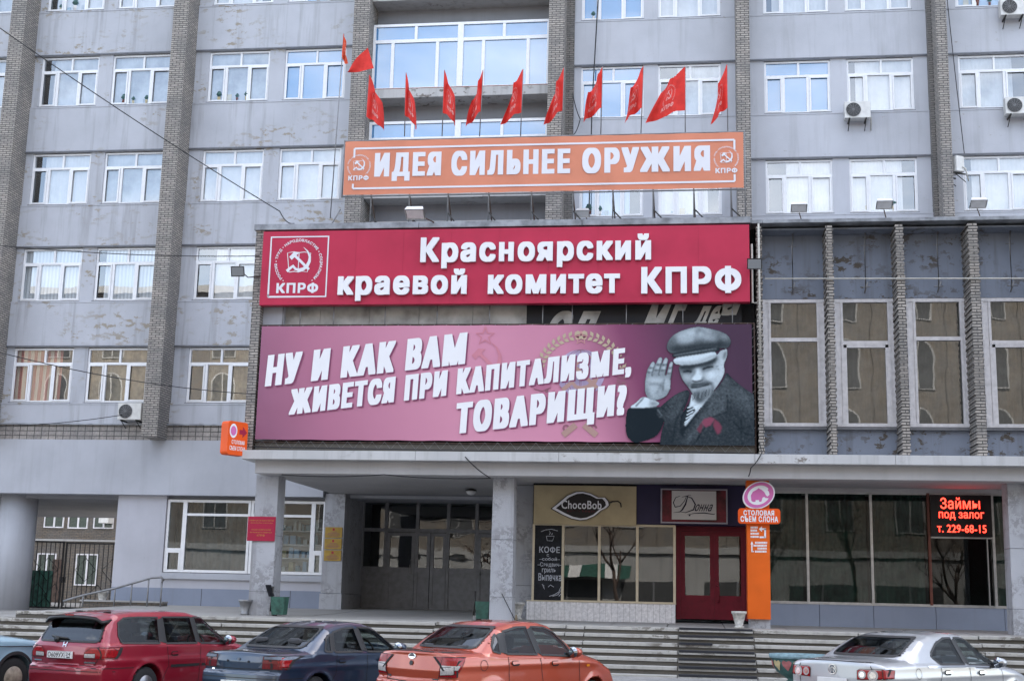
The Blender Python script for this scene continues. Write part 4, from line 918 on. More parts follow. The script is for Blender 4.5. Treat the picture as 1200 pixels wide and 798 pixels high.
# flags
def flag(name, lab, apex, base, width, drop, curl, seed, mats='flag_red', mark=True, H=1.25, group='red flags above the orange banner', pole_top=None):
    ax, az = at(*apex, 34.78); bx, bz = at(*base, 34.78)
    t = thing(name, lab, 'flag', (bx, 34.78, bz), group)
    p = MB(); p.tube([(bx, 34.78, bz), (ax, 34.78, az+.01)], .016, 'grey_steel', 6); p.build('pole', t)
    width *= 1.2; N, M = 30, 16; rs = random.Random(seed); ph = rs.uniform(0, 6); dx = (bx-ax)/max(.01, az-bz)
    def S_(u, v):
        """u along the fly 0..1, v down the hoist 0..1"""
        x = ax+dx*v*H+width*(u**.9)*(.7+.35*v)+.06*u*math.sin(7*u+ph+v*2)+curl*u*(1-v)*.3
        z = az-v*H-drop*u*(1-.45*v)-.04*v*math.sin(11*u+ph)
        y = 34.74-.16*math.sin(9*u+ph+1.6*v)*u**.6-.05*math.sin(17*u+2*ph)*u-.06*u
        return (x, y, z)
    c = MB(); vs = [S_(i/N, j/M) for j in range(M+1) for i in range(N+1)]
    c.add(vs, [(j*(N+1)+i, j*(N+1)+i+1, (j+1)*(N+1)+i+1, (j+1)*(N+1)+i) for j in range(M) for i in range(N)], mats, True); co = c.build('cloth', t)
    if mark:
        e = MB(); v, f = emblem(); sg = 1 if width > 0 else -1; vv = []
        for q in v:
            u_ = .5+q[0]*.25*sg; w = .5-q[1]*.30; P = Vector(S_(min(1, max(0, u_)), min(1, max(0, w)))); vv.append((P.x, P.y-.012, P.z))
        e.add(vv, f, 'flag_mark'); e.build('mark', co)
    return t
FL = [((433, 88), (428, 160), .42, .88, .05, 'limp red flag spread over the brick pier at the left end of the orange banner'),
      ((476, 86), (474, 160), .30, .90, -.05, 'narrow red flag hanging limp in front of the left part of the wide bay window'),
      ((521, 83), (518, 160), .34, .88, .05, 'limp red flag before the mullion in the left half of the wide bay window'),
      ((566, 83), (562, 160), -.30, .90, .05, 'limp red flag in the right half of the wide bay window'),
      ((613, 82), (610, 160), -.42, .74, .05, 'red flag swung left before the right end pane of the wide bay window'),
      ((661, 80), (658, 160), -.36, .86, -.05, 'red flag hanging before the brick pier right of the wide bay window'),
      ((706, 79), (704, 160), -.40, .80, .05, 'drooping red flag in front of the first window right of the bay pier'),
      ((754, 78), (751, 160), -.42, .84, 0, 'drooping red flag before the wall between two windows right of the bay'),
      ((803, 79), (803, 160), -.82, .74, 0, 'widest spread red flag showing a round hammer and sickle emblem'),
      ((852, 76), (853, 160), -.36, .90, -.05, 'red flag at the right end of the orange banner beside a slim brick pier')]
for i, (a, b_, w, d, c, lab) in enumerate(FL): flag('red_flag', lab, a, b_, w, d, c, i*3+1)
t = flag('tall_flag', 'orange-red flag on a tall bare pole left of the orange banner', (403, 40), (387, 256), .15, .50, .0, 77, 'flag_orange', True, .75, None)
c = MB(); N = 14; vs = []
p0 = at(408, 86, 34.7); p1 = at(431, 56, 34.7); p2 = at(439, 82, 34.7)
for j in range(N+1):
    for i in range(N+1):
        u_, w = i/N, j/N; x = p0[0]+(p1[0]+(p2[0]-p1[0])*w-p0[0])*u_; z = p0[1]+(p1[1]+(p2[1]-p1[1])*w-p0[1])*u_+.07*math.sin(math.pi*u_)*(1-w); vs.append((x, 34.66-.05*math.sin(5*u_+3*w), z))
c.add(vs, [(j*(N+1)+i, j*(N+1)+i+1, (j+1)*(N+1)+i+1, (j+1)*(N+1)+i) for j in range(N) for i in range(N)], 'flag_red', True); c.build('blown_fly', t)
b = MB(); b.tube([(at(387, 256, 34.78)[0], 34.78, 12.0), (at(392, 240, 34.78)[0]+.25, 34.9, 11.95)], .02, 'grey_steel'); b.tube([(-10.1, 34.75, 11.93), (-9.8, 34.78, 12.5)], .02, 'grey_steel'); b.build('foot', t)

# coffee-shop signs
t = thing('coffee_banner', 'beige cloth banner with a black cocoa pod logo over the coffee shop window', 'banner', (-3, 37.18, 3.9))
b = MB(); vs = []; N = 26
for j in range(9):
    for i in range(N+1): u_, w = i/N, j/8; vs.append((-4.41+2.89*u_, 37.14-.018*math.sin(9*u_-4*w)-.012*math.sin(21*u_+5*w), 3.9+1.09*w))
b.add(vs, [(j*(N+1)+i, j*(N+1)+i+1, (j+1)*(N+1)+i+1, (j+1)*(N+1)+i) for j in range(8) for i in range(N)], 'cloth_beige', True); b.build('cloth', t)
def c7(x, y): return at(620+x/4.8, 560+y/4.8, 37.1)
pod = [(120, 172), (160, 140), (210, 98), (262, 76), (300, 73), (350, 86), (392, 108), (430, 108), (450, 130), (455, 152), (440, 168), (410, 182), (370, 215), (325, 235), (285, 240), (235, 230), (180, 205)]
def shrink(P, k): cx_ = sum(p[0] for p in P)/len(P); cy_ = sum(p[1] for p in P)/len(P); return [(cx_+(p[0]-cx_)*k, cy_+(p[1]-cy_)*k) for p in P]
b = MB()
for P, y, m in ((pod, 37.10, 'pod_black'), (shrink(pod, .955), 37.098, 'print_white'), (shrink(pod, .84), 37.096, 'pod_black')): b.prism([c7(*p) for p in P], y, y+.001, m)
v, f = stroke([c7(*p) for p in ((448, 140), (470, 132), (500, 130), (515, 142), (518, 164))], .035); b.add([(p[0], 37.099, p[1]) for p in v], f, 'pod_black'); b.build('pod_logo', t)
a_ = c7(182, 172); e_ = c7(408, 128); letters('lettering', t, [('ChocoBob', a_[0], e_[0], a_[1], e_[1], dict(off=.012))], 37.092, 'print_white')
a_ = c7(215, 190); e_ = c7(370, 178); letters('small_lettering', t, [('coffee house', a_[0], e_[0], a_[1], e_[1], dict(spacing=1.3))], 37.092, 'sign_maroon')
t = thing('chalk_board', 'tall black chalkboard menu at the left end of the coffee shop window', 'menu board', (-3.98, 37.2, 1.8))
b = MB(); b.box(-4.37, -3.605, 37.2, 37.25, 1.8, 3.87, 'board_black'); b.build('board', t)
def bx_(l, r, tp, bt): p = c7(l, bt); q = c7(r, tp); return p[0], q[0], p[1], q[1]
letters('chalk_lettering', t, [('КОФЕ',)+bx_(55, 172, 385, 418)+(dict(off=.02),), ('с',)+bx_(97, 110, 426, 440)+(dict(off=.01),), ('–собой–',)+bx_(55, 172, 446, 462)+(dict(off=.015),), ('–Сэндвич–',)+bx_(45, 182, 474, 500)+(dict(off=.01),), ('гриль',)+bx_(70, 148, 508, 536)+(dict(off=.015),), ('Выпечка',)+bx_(50, 180, 536, 576)+(dict(off=.015),)], 37.197, 'chalk')
b = MB()
for P in ([(95, 325), (100, 350), (130, 352), (140, 325), (95, 325)], [(112, 318), (118, 305), (112, 298)], [(125, 318), (130, 308)], [(65, 300), (90, 290), (125, 286), (160, 296)], [(72, 595), (85, 625), (80, 600)], [(105, 612), (118, 600), (138, 612)], [(178, 610), (165, 640), (140, 655), (112, 664)], [(178, 630), (160, 655), (130, 664)], [(178, 650), (165, 664)]):
    v, f = stroke([c7(*p) for p in P], .016); b.add([(p[0], 37.196, p[1]) for p in v], f, 'chalk')
b.build('chalk_drawing', t)
t = thing('boutique_sign', 'dark purple board with a maroon sign box and cream script plate over the red doors', 'sign', (0, 37.2, 3.93))
b = MB(); b.box(-1.51, 1.58, 37.18, 37.75, 3.94, 5.04, 'purple_sheet'); b.build('board', t)
b = MB(); b.box(-.84, 1.0, 37.0, 37.175, 3.97, 4.93, 'frame_grey'); b.box(-.80, .96, 36.99, 37.0, 4.01, 4.89, 'sign_maroon'); bo = b.build('sign_box', t, .006)
b = MB(); b.box(-.53, .69, 36.95, 36.985, 4.075, 4.865, 'plate_cream'); b.build('plate', t, .004)
b = MB(); v = []
sc = [([(850, 103), (825, 112), (812, 140), (822, 165), (850, 160), (875, 130), (885, 105), (900, 97), (912, 100)], [.012, .02, .03, .03, .022, .018, .014, .012, .01]), ([(893, 103), (880, 150), (862, 180), (848, 192), (812, 196)], [.02, .045, .04, .02, .008]), ([(842, 190), (880, 196), (925, 180), (935, 150), (915, 115), (885, 103), (860, 110)], [.01, .02, .035, .04, .03, .018, .01]), ([(890, 208), (930, 200), (985, 198), (1040, 206), (1046, 200)], [.01, .02, .03, .02, .01])]
for P, w in sc: vv, f = stroke([c7(*p) for p in P], w); b.add([(p[0], 36.944, p[1]) for p in vv], f, 'ink_navy')
p = c7(903, 212); b.prism([(p[0]+math.cos(k)*.03, p[1]+math.sin(k)*.022) for k in range(6)], 36.943, 36.946, 'ink_navy')
a_ = c7(928, 188); e_ = c7(1036, 150); vv, f = text2d('онна', a_[0], e_[0]-.07, a_[1], e_[1], off=.012, shear=.38, pre=.9); b.add([(q[0], 36.943, q[1]) for q in vv], f, 'ink_navy'); b.build('script_lettering', t)

# LED screen
t = thing('led_screen', 'black LED screen with glowing red letters behind the bank glazing', 'screen', (7.33, 37.7, 3.76))
b = MB(); b.box(6.54, 8.16, 37.66, 37.73, 3.765, 4.90, 'led_black'); b.build('screen', t)
def c8(x, y): return at(1060+x/5.32, 570+y/5.32, 37.65)
for body, l, r, tp, bt in (('Займы', 224, 468, 70, 138), ('под залог', 215, 495, 160, 206), ('т. 229-68-15', 205, 510, 240, 284)):
    a_ = c8(l, bt); e_ = c8(r, tp); letters('glowing_lettering', t, [(body, a_[0], e_[0], a_[1], e_[1], dict(off=.010))], 37.652, 'led_red')

# canteen signs
t = thing('canteen_column_sign', 'orange cladding on the entrance column with a pink elephant oval and arrows', 'sign', (1.73, 34.9, 1.5))
b = MB(); b.box(1.435, 2.01, 34.86, 34.93, 1.45, 5.0, 'sign_orange'); b.box(1.435, 1.45, 34.93, 35.5, 1.45, 5.0, 'sign_orange'); b.box(1.995, 2.01, 34.93, 35.5, 1.45, 5, 'sign_orange'); b.build('cladding', t)
def c9(x, y): return at(855+x/5.91, 555+y/5.91, 34.72)
a_ = c9(202, 148); b = MB()
def oval(k, n=40, rot=28): return [(a_[0]+k*(.43*math.cos(q)*math.cos(RAD(rot))-.335*math.sin(q)*math.sin(RAD(rot))), a_[1]+k*(.43*math.cos(q)*math.sin(RAD(rot))+.335*math.sin(q)*math.cos(RAD(rot)))) for q in [2*math.pi*i/n for i in range(n)]]
b.prism(oval(1), 34.70, 34.86, 'letter_white'); oo = b.build('oval_plate', t)
b = MB(); v = oval(.92); b.add([(p[0], 34.695, p[1]) for p in v], [tuple(range(40))], 'sign_pink'); v = oval(.70); b.add([(p[0], 34.692, p[1]) for p in v], [tuple(range(40))], 'letter_white')
el = [(150, 185), (147, 150), (160, 125), (185, 112), (200, 100), (222, 112), (240, 128), (252, 150), (262, 158), (276, 145), (272, 125), (262, 112), (270, 104), (284, 122), (284, 152), (270, 170), (248, 168), (240, 160), (228, 165), (220, 192), (205, 195), (203, 182), (180, 182), (178, 195), (160, 195)]
P = [c9(*p) for p in el]; b.prism(P, 34.688, 34.69, 'sign_pink'); b.build('elephant', oo)
b = MB(); x0, z1 = c9(58, 238); x1, z0 = c9(352, 348); r = .08; P = []
for cx_, cz_, a0 in ((x1-r, z1-r, 0), (x0+r, z1-r, 90), (x0+r, z0+r, 180), (x1-r, z0+r, 270)): P += arc(cx_, cz_, r, a0, a0+90, 6)
b.prism(P, 34.70, 34.86, 'sign_orange_box'); b.build('name_box', t)
for body, l, r_, tp, bt in (('СТОЛОВАЯ', 96, 308, 254, 287), ('СЪЕМ СЛОНА', 76, 335, 295, 332)):
    a_ = c9(l, bt); e_ = c9(r_, tp); letters('lettering', t, [(body, a_[0], e_[0], a_[1], e_[1], dict(off=.038))], 34.694, 'letter_white')
b = MB()
def flat2(P, w): v, f = stroke([c9(*p) for p in P], w); b.add([(p[0], 34.853, p[1]) for p in v], f, 'letter_white')
flat2([(210, 437), (248, 437)], .045); flat2([(248, 443), (248, 378)], .045); flat2([(254, 380), (222, 380)], .045); b.prism([c9(*p) for p in ((204, 380), (226, 360), (226, 400))], 34.852, 34.854, 'letter_white')
flat2([(170, 536), (156, 536)], .03); flat2([(156, 540), (156, 480)], .03); b.prism([c9(*p) for p in ((146, 486), (156, 464), (166, 486))], 34.852, 34.854, 'letter_white')
rs = random.Random(5)
for y_, l, r_ in ((369, 147, 197), (390, 147, 196), (412, 147, 207), (434, 147, 205), (475, 178, 262), (495, 168, 260), (515, 195, 260), (536, 178, 262)):
    x_ = l
    while x_ < r_-3: w_ = rs.uniform(5, 9); flat2([(x_, y_), (min(r_, x_+w_), y_)], .05); x_ += w_+2
b.build('arrow_marks', t)
t = thing('canteen_box_sign', 'small orange box sign with elephant and red arrow at the canopy corner', 'sign', (-12.16, 33.85, 5.86), rz=RAD(60))
b = MB(); P = []
for cx_, cz_, a0 in ((.25, .36, 0), (-.25, .36, 90), (-.25, -.36, 180), (.25, -.36, 270)): P += arc(cx_, cz_, .09, a0, a0+90, 5)
b.prism(P, -.14, .14, 'sign_orange_box'); bo = b.build('sign_box', t)
b = MB(); v = [(-.16+.13*math.cos(q), -.143, .19+.19*math.sin(q)) for q in [2*math.pi*i/24 for i in range(24)]]; b.add(v, [tuple(range(24))], 'letter_white'); v = [(-.16+.095*math.cos(q), -.146, .19+.13*math.sin(q)) for q in [2*math.pi*i/24 for i in range(24)]]; b.add(v, [tuple(range(24))], 'sign_pink')
b.prism([(.05, .24), (.16, .24), (.16, .33), (.31, .18), (.16, .03), (.16, .12), (.05, .12)], -.146, -.143, 'plaque_red'); b.build('mark', bo)
b = MB()
for body, x0, x1, z0, z1 in (('СТОЛОВАЯ', -.2, .24, -.16, -.05), ('СЪЕМ СЛОНА', -.26, .28, -.33, -.21)): v, f = text2d(body, x0, x1, z0, z1, off=.02); b.add([(p[0], -.145, p[1]) for p in v], f, 'letter_white')
b.build('lettering', bo)
b = MB(); b.tube([(.3, .14, .2), (.62, .1, .2)], .02, 'dark_metal'); b.tube([(.3, .14, -.2), (.62, .1, -.2)], .02, 'dark_metal'); b.build('bracket', t)

# plaques
t = thing('party_plaque', 'red plaque with yellow lettering on the left canopy column', 'plaque', (-11.6, 34.93, 3.2))
b = MB(); b.box(-12.0, -11.22, 34.90, 34.935, 3.2, 3.86, 'plaque_red'); b.build('plate', t, .004)
letters('lettering', t, [('КОММУНИСТИЧЕСКАЯ ПАРТИЯ', -11.95, -11.27, 3.735, 3.77), ('РОССИЙСКОЙ ФЕДЕРАЦИИ', -11.92, -11.3, 3.67, 3.705), ('КРАСНОЯРСКИЙ', -11.88, -11.34, 3.485, 3.53), ('КРАЕВОЙ КОМИТЕТ', -11.92, -11.3, 3.415, 3.455), ('КПРФ', -11.72, -11.5, 3.325, 3.38)], 34.897, 'ink_yellow')
for k, lab in enumerate(('topmost of three small gold plaques on the entrance pier', 'middle of three small gold plaques on the entrance pier', 'lowest of three small gold plaques on the entrance pier')):
    z = 3.62-k*.37; t = thing('gold_plaque', lab, 'plaque', (-11.5, 41.96, z), 'gold plaques on the entrance pier')
    b = MB(); b.box(-11.80, -11.23, 41.95, 41.978, z, z+.34, 'plaque_gold'); b.build('plate', t, .004)
    b = MB(); b.prism([(-11.55, z+.23), (-11.48, z+.23), (-11.48, z+.29), (-11.515, z+.31), (-11.55, z+.29)], 41.945, 41.95, 'plaque_red')
    for q, w in ((.19, .1), (.145, .18), (.10, .22), (.06, .14)):
        x = -11.515-w
        while x < -11.515+w: b.box(x, x+.035, 41.946, 41.95, z+q-.01, z+q+.008, 'wheat_dark'); x += .045
    b.build('engraving', t)

# ---------------------------------------------------------------- fittings on the front
def air_con(lab, x, z, y=41.9, rz=0, s=1.0):
    t = thing('air_conditioner', lab, 'air conditioner', (x, y, z), 'air conditioner units on the front wall', rz=rz)
    w, h, d = .82*s, .56*s, .32*s
    b = MB(); b.box(-w/2, w/2, -d-.12, -.12, 0, h, 'ac_white'); b.box(-w/2-.004, w/2+.004, -d-.122, -.118, h-.03, h+.004, 'ac_white'); o = b.build('casing', t, .02)
    g = MB(); cx, cz, r = -w*.16, h*.5, h*.41; g.lathe([(r, 0), (r, .012), (r*.05, .014)], (cx, -d-.135, cz), 'ac_grill', 28, 'y', False)
    for k in range(1, 6): g.tube([(cx+r*k/5*math.cos(a), -d-.14, cz+r*k/5*math.sin(a)) for a in [2*math.pi*i/24 for i in range(25)]], .006, 'grey_steel', 4)
    for a in range(0, 180, 30): g.tube([(cx-r*math.cos(RAD(a)), -d-.142, cz-r*math.sin(RAD(a))), (cx+r*math.cos(RAD(a)), -d-.142, cz+r*math.sin(RAD(a)))], .006, 'grey_steel', 4)
    g.build('fan_grille', t)
    b = MB()
    for q in (-w*.32, w*.32): b.box(q-.02, q+.02, -d-.16, .02, -.05, -.004, 'dark_metal'); b.tube([(q, -d-.1, -.04), (q, .02, -.28)], .014, 'dark_metal')
    b.build('wall_bracket', t)
    b = MB(); b.tube([(w*.5, -.2, h*.3), (w*.56, -.12, h*.2), (w*.56, -.02, -.3)], .02, 'pale_pipe'); b.build('pipe', t)
for px, py, lab in ((1004, 142, 'white air conditioner unit under a window between the two right brick piers'), (1186, 22, 'white air conditioner unit highest up at the right edge of the facade'),
                    (1192, 137, 'white air conditioner unit under a window at the right edge, second from the top'), (155, 493, 'white air conditioner unit low beside the wide brick pier on the left')):
    x, z = at(px, py, 41.75); air_con(lab, x, z)
x, z = at(1125, 206, 41.5); air_con('small air conditioner unit turned sideways beside the right slim brick pier', x, z, 41.5, RAD(-62), .9)

def flood(lab, px, py, y, foot, s=1.0, mat='lamp_white', tilt=-.5):
    x, z = at(px, py, y); t = thing('floodlight', lab, 'floodlight', foot, 'floodlights lighting the signs')
    b = MB(); c, k = math.cos(tilt), math.sin(tilt)
    def T(v): return (x+v[0]*s, y+(v[1]*c-v[2]*k)*s, z+(v[1]*k+v[2]*c)*s)
    m = MB(); m.add([T(v) for v in [(-.2, -.12, 0), (.2, -.12, 0), (.2, .16, 0), (-.2, .16, 0), (-.24, -.16, -.14), (.24, -.16, -.14), (.24, .2, -.14), (-.24, .2, -.14)]], [(3, 2, 1, 0), (0, 1, 5, 4), (1, 2, 6, 5), (2, 3, 7, 6), (3, 0, 4, 7)], mat); m.build('housing', t, .01)
    m = MB(); m.add([T(v) for v in [(-.21, -.13, -.135), (.21, -.13, -.135), (.21, .17, -.135), (-.21, .17, -.135)]], [(0, 1, 2, 3)], mat if mat == 'lamp_white' else 'lamp_glass'); m.build('lens', t)
    m = MB(); m.tube([(x, y+.1*s, z+.02), ((x*.6+foot[0]*.4), y+.2, z-.15 if foot[2] < z else z), foot], .016, 'rust_metal'); m.build('arm', t)
flood('white floodlight on a rusty bent arm under the middle of the orange banner', 487, 246, 33.6, (-6.95, 34.25, 11.9), 1.1)
flood('white floodlight on the hall roof edge left of the others on the right wing', 936, 240, 34.6, (2.95, 34.5, 11.86), .9)
flood('white floodlight on the hall roof edge between the two others of the right wing', 1036, 236, 34.6, (5.15, 34.5, 11.86), .9)
flood('white floodlight on the hall roof edge nearest the right edge of the facade', 1146, 235, 34.6, (7.55, 34.5, 11.86), .9)
flood('grey floodlight on a long arm reaching left from the brick edge of the crimson sign', 280, 317, 33.9, (-11.85, 34.3, 10.45), .8, 'grey_steel', -1.2)
flood('grey floodlight held at the right end of the crimson sign', 884, 308, 33.9, (1.75, 34.3, 10.6), .8, 'grey_steel', -1.2)
flood('white floodlight half hidden below the orange banner in front of a window', 683, 247, 35.2, (-2.75, 35.2, 11.9), .8)

def wire(name, lab, pts, sag, r=.014):
    t = MB(); P = []
    for a, b in zip(pts, pts[1:]):
        n = 24
        for i in range(n+1):
            u = i/n; P.append((a[0]+(b[0]-a[0])*u, a[1]+(b[1]-a[1])*u, a[2]+(b[2]-a[2])*u-sag*4*u*(1-u)))
    o = t.tube(P, r, 'cable_black', 5).build(name); tag(o, lab, 'cable', 'cables in front of the facade')
def P3(px, py, y): x, z = at(px, py, y); return (x, y, z)
wire('overhead_cable', 'thick black cable slanting down from the upper left to the hall roof corner', [P3(-40, 5, 30), P3(328, 248, 34.4), P3(345, 262, 34.3)], .12, .015)
wire('overhead_cable', 'thin cable running level across the third storey windows on the left', [P3(-30, 285, 30), P3(305, 300, 34.3)], .12, .012)
wire('overhead_cable', 'thin cable crossing the lowest upper windows and their wide brick pier', [P3(-30, 405, 30), P3(300, 462, 34.2)], .2, .012)
wire('overhead_cable', 'thin cable running below the lowest upper windows to the brick band', [P3(-30, 500, 36), P3(150, 485, 41.7)], .1, .012)
x0, z0 = at(700, 0, 41.8); 
wire('hanging_cable', 'pair of dark cables hanging down the facade right of the bay pier', [P3(702, -20, 41.8), P3(694, 120, 41.7), P3(690, 255, 41.7)], .02, .022)
wire('hanging_cable', 'thin dark cable hanging beside the right slim brick pier', [P3(1110, 0, 41.8), P3(1122, 110, 41.7), P3(1130, 180, 41.7)], .02, .014)
wire('loop_cable', 'short looped cable across the stucco strip right of the bay pier', [P3(671, 110, 41.6), P3(680, 140, 41.6), P3(672, 158, 41.6)], .1, .016)
wire('canopy_cable', 'slack dark cable hanging under the canopy edge above the entrance', [P3(330, 556, 34.2), P3(450, 556, 34.2), P3(575, 560, 34.2), P3(545, 535, 33.9)], .05, .016)
wire('canopy_cable', 'short cable drooping over the canopy edge above the orange column', [P3(890, 518, 34), P3(893, 530, 33.9), P3(880, 548, 33.95), P3(877, 558, 34.3)], .04, .014)

# ---------------------------------------------------------------- things standing on the platform
def lathe_thing(name, lab, cat, c, prof, mat, group=None, extra=None):
    t = thing(name, lab, cat, c, group); b = MB(); b.lathe(prof, c, mat, 22); b.build('body', t)
    if extra: extra(t)
    return t
def bin_(lab, px, py, y, s=1.0, lid=True):
    x, z = at(px, py, y); z = 1.2+(y-33.75)*.018
    t = thing('litter_bin', lab, 'bin', (x, y, z), 'green litter bins by the columns')
    b = MB(); w = .23*s; v = []
    for zz, k in ((.04, .88), (.62*s, 1.05)): v += [(x-w*k, y-w*k, z+zz), (x+w*k, y-w*k, z+zz), (x+w*k, y+w*k, z+zz), (x-w*k, y+w*k, z+zz)]
    b.add(v, [(3, 2, 1, 0), (0, 1, 5, 4), (1, 2, 6, 5), (2, 3, 7, 6), (3, 0, 4, 7)], 'green_bin'); b.box(x-w*.8, x+w*.8, y-w*.8, y+w*.8, z+.5*s, z+.52*s, 'soil'); b.build('bucket', t, .015)
    f = MB(); f.tube([(x-w*1.5, y+.1, z), (x-w*1.3, y+.1, z+.95*s)], .025, 'dark_metal'); f.tube([(x-w*1.4, y+.1, z), (x-w*.2, y-.1, z+.02)], .02, 'dark_metal')
    f.box(x-w*1.5, x-w, y-.02, y+.14, z, z+.12, 'grey_steel'); f.build('stand', t)
    if lid: l = MB(); l.add([(x-w*1.15, y-w, z+.64*s), (x-w*1.15, y+w, z+.64*s), (x-w*1.75, y+w, z+1.0*s), (x-w*1.75, y-w, z+1.0*s), (x-w*1.35, y-w, z+.62*s), (x-w*1.35, y+w, z+.62*s), (x-w*1.95, y+w, z+.98*s), (x-w*1.95, y-w, z+.98*s)], [(0, 1, 2, 3), (7, 6, 5, 4), (0, 3, 7, 4), (1, 5, 6, 2), (2, 6, 7, 3), (0, 4, 5, 1)], 'board_black'); l.build('lid', t)
bin_('green litter bin with a raised dark lid beside the left canopy column', 327, 721, 34.75, .82)
bin_('plain green litter bin half hidden behind the middle canopy column', 566, 720, 35.6, .8, False)
def urn(lab, px, y, s=1.0, mat='bucket_white'):
    x = at(px, 715, y)[0]; z = 1.2+(y-33.75)*.018; c = (x, y, z)
    t = thing('flower_urn', lab, 'flower pot', c, 'small pots on the platform'); b = MB()
    b.lathe([(.13*s, 0), (.15*s, .05*s), (.11*s, .08*s), (.2*s, .42*s), (.225*s, .43*s), (.23*s, .50*s), (.19*s, .50*s), (.18*s, .45*s)], c, mat, 22); b.build('pot', t)
    b = MB(); b.lathe([(.18*s, .45*s), (.01, .47*s)], c, 'soil', 16); b.build('earth', t)
urn('chipped white pot standing beside the orange column', 866, 34.6, .85)
urn('small grey pot left of the left canopy column', 287, 34.9, .82, 'grey_steel')
urn('white bucket-like pot at the foot of the pier right of the entrance', 606, 36.6, .95)
urn('white pot by the low wall at the end of the passage gate', 119, 41.2, .85)
t = thing('twig_broom', 'thin broom stick leaning on the middle canopy column', 'broom', (-4.6, 34.9, 1.22)); b = MB(); b.tube([(-4.55, 34.88, 1.22), (-4.95, 34.9, 1.95)], .012, 'dark_metal'); b.build('stick', t); b = MB(); b.lathe([(.05, 0), (.03, .16), (.012, .2)], (-4.55, 34.88, 1.22), 'curtain_wood', 8); b.build('bristles', t)

# handrail of the side ramp
t = thing('handrail', 'grey tube handrail sloping down beside the low wall near the gate', 'handrail', (-18, 40, 1.3))
b = MB(); b.tube([(-19.6, 40, 1.28), (-19.62, 40, 1.42), (-19.45, 40, 1.47), (-18.94, 40, 1.62), (-17.94, 40, 1.85), (-17.0, 40, 2.13), (-16.75, 40, 2.2), (-16.45, 40, 2.22), (-16.36, 40, 2.14), (-16.42, 40, 2.06)], .035, 'grey_steel', 8); b.build('rail', t)
for x, z in ((-18.98, 1.6), (-17.94, 1.85), (-17.4, 2.0), (-16.86, 2.16), (-16.42, 2.2)): b = MB(); b.tube([(x, 40, 1.25), (x, 40, z)], .024, 'grey_steel'); b.build('post', t)
b = MB(); b.box(-19.3, -16.6, 40.6, 41.0, 1.1, 1.42, 'courtyard_brick'); b.box(-19.35, -16.6, 40.55, 41.05, 1.42, 1.47, 'concrete'); o = b.build('low_brick_wall'); tag(o, 'low crumbling brick wall behind the sloping handrail', 'low wall')

# passage gate
t = thing('iron_gate', 'black iron bar gate with diamond shapes closing the passage', 'gate', (-21.6, 44, 1.1))
for x0, x1, zt in ((-23.4, -21.72, 3.42), (-21.66, -19.05, 3.38)):
    b = MB(); m = 'black_iron'
    b.box(x0, x1, 43.98, 44.02, zt-.05, zt, m); b.box(x0, x1, 43.98, 44.02, 1.12, 1.17, m); b.box(x0, x0+.05, 43.97, 44.03, 1.12, zt, m); b.box(x1-.05, x1, 43.97, 44.03, 1.12, zt, m)
    n = int((x1-x0)/.165)
    for i in range(1, n): q = x0+(x1-x0)*i/n; b.box(q-.011, q+.011, 43.99, 44.01, 1.17, zt-.05, m)
    for cx_ in (x0+(x1-x0)*.3, x0+(x1-x0)*.68):
        for cz_ in (2.45, 1.55):
            if cz_ == 1.55: cx2 = cx_+(x1-x0)*.19
            else: cx2 = cx_
            r = .4; P = [(cx2, 43.975, cz_+r), (cx2+r*.95, 43.975, cz_), (cx2, 43.975, cz_-r), (cx2-r*.95, 43.975, cz_), (cx2, 43.975, cz_+r)]; P = [(min(max(p[0], x0), x1), p[1], max(p[2], 1.15)) for p in P]
            b.tube(P, .014, m, 4)
    b.build('gate_leaf', t)
b = MB(); b.box(-21.76, -21.62, 43.9, 44.1, 2.0, 2.2, 'black_iron'); b.lathe([(.04, 0), (.04, .06)], (-21.69, 43.88, 2.02), 'dark_metal', 10, 'y'); b.build('lock', t)
b = MB(); b.box(-23.3, -22.1, 44.06, 44.1, 1.12, 2.4, 'green_bin'); b.build('green_sheet', t)

# yard building seen through the passage
YB = thing('yard_building', 'brown brick building seen through the gated passage', 'building', (-32, 63, 1))
b = MB(); b.box(-52, -18, 63, 72, .9, 16, 'courtyard_brick'); b.box(-52, -18, 62.9, 63, 4.1, 4.2, 'concrete'); b.box(-36.5, -34.3, 62.2, 63, .9, 16, 'courtyard_brick'); b.build('wall', YB)
def yard_window(x, z, w, h, sash=True):
    f = MB(); fr = 'old_white_frame'; y = 62.93; t_ = .06
    f.box(x, x+w, y, y+.1, z, z+t_, fr); f.box(x, x+w, y, y+.1, z+h-t_, z+h, fr); f.box(x, x+t_, y, y+.1, z+t_, z+h-t_, fr); f.box(x+w-t_, x+w, y, y+.1, z+t_, z+h-t_, fr)
    if sash: f.box(x+w*.48, x+w*.56, y, y+.1, z+t_, z+h-t_, fr)
    o = f.build('window', YB); p = MB(); p.rect(x+.03, x+w-.03, z+.03, z+h-.03, y+.05, 'shop_dark_glass'); p.build('pane', o)
for px, py, w, h in ((41, 683.5, 1.0, 1.5), (86.5, 685.5, 1.15, 1.55)): x, z = at(px, py, 62.95); yard_window(x, z, w, h)
for px, py in ((51, 618), (79, 619), (109, 619)): x, z = at(px, py, 62.95); yard_window(x, z, 1.05, 1.4)
b = MB(); x, z = at(62, 655, 62.9); b.box(x, x+.5, 62.9, 63.02, 1.1, z, 'rust_metal'); b.build('door', YB)
b = MB(); x, z = at(124, 613, 62.6); b.box(x-.25, x+.25, 62.3, 62.9, z, z+.4, 'ac_white'); b.build('vent_hood', YB)

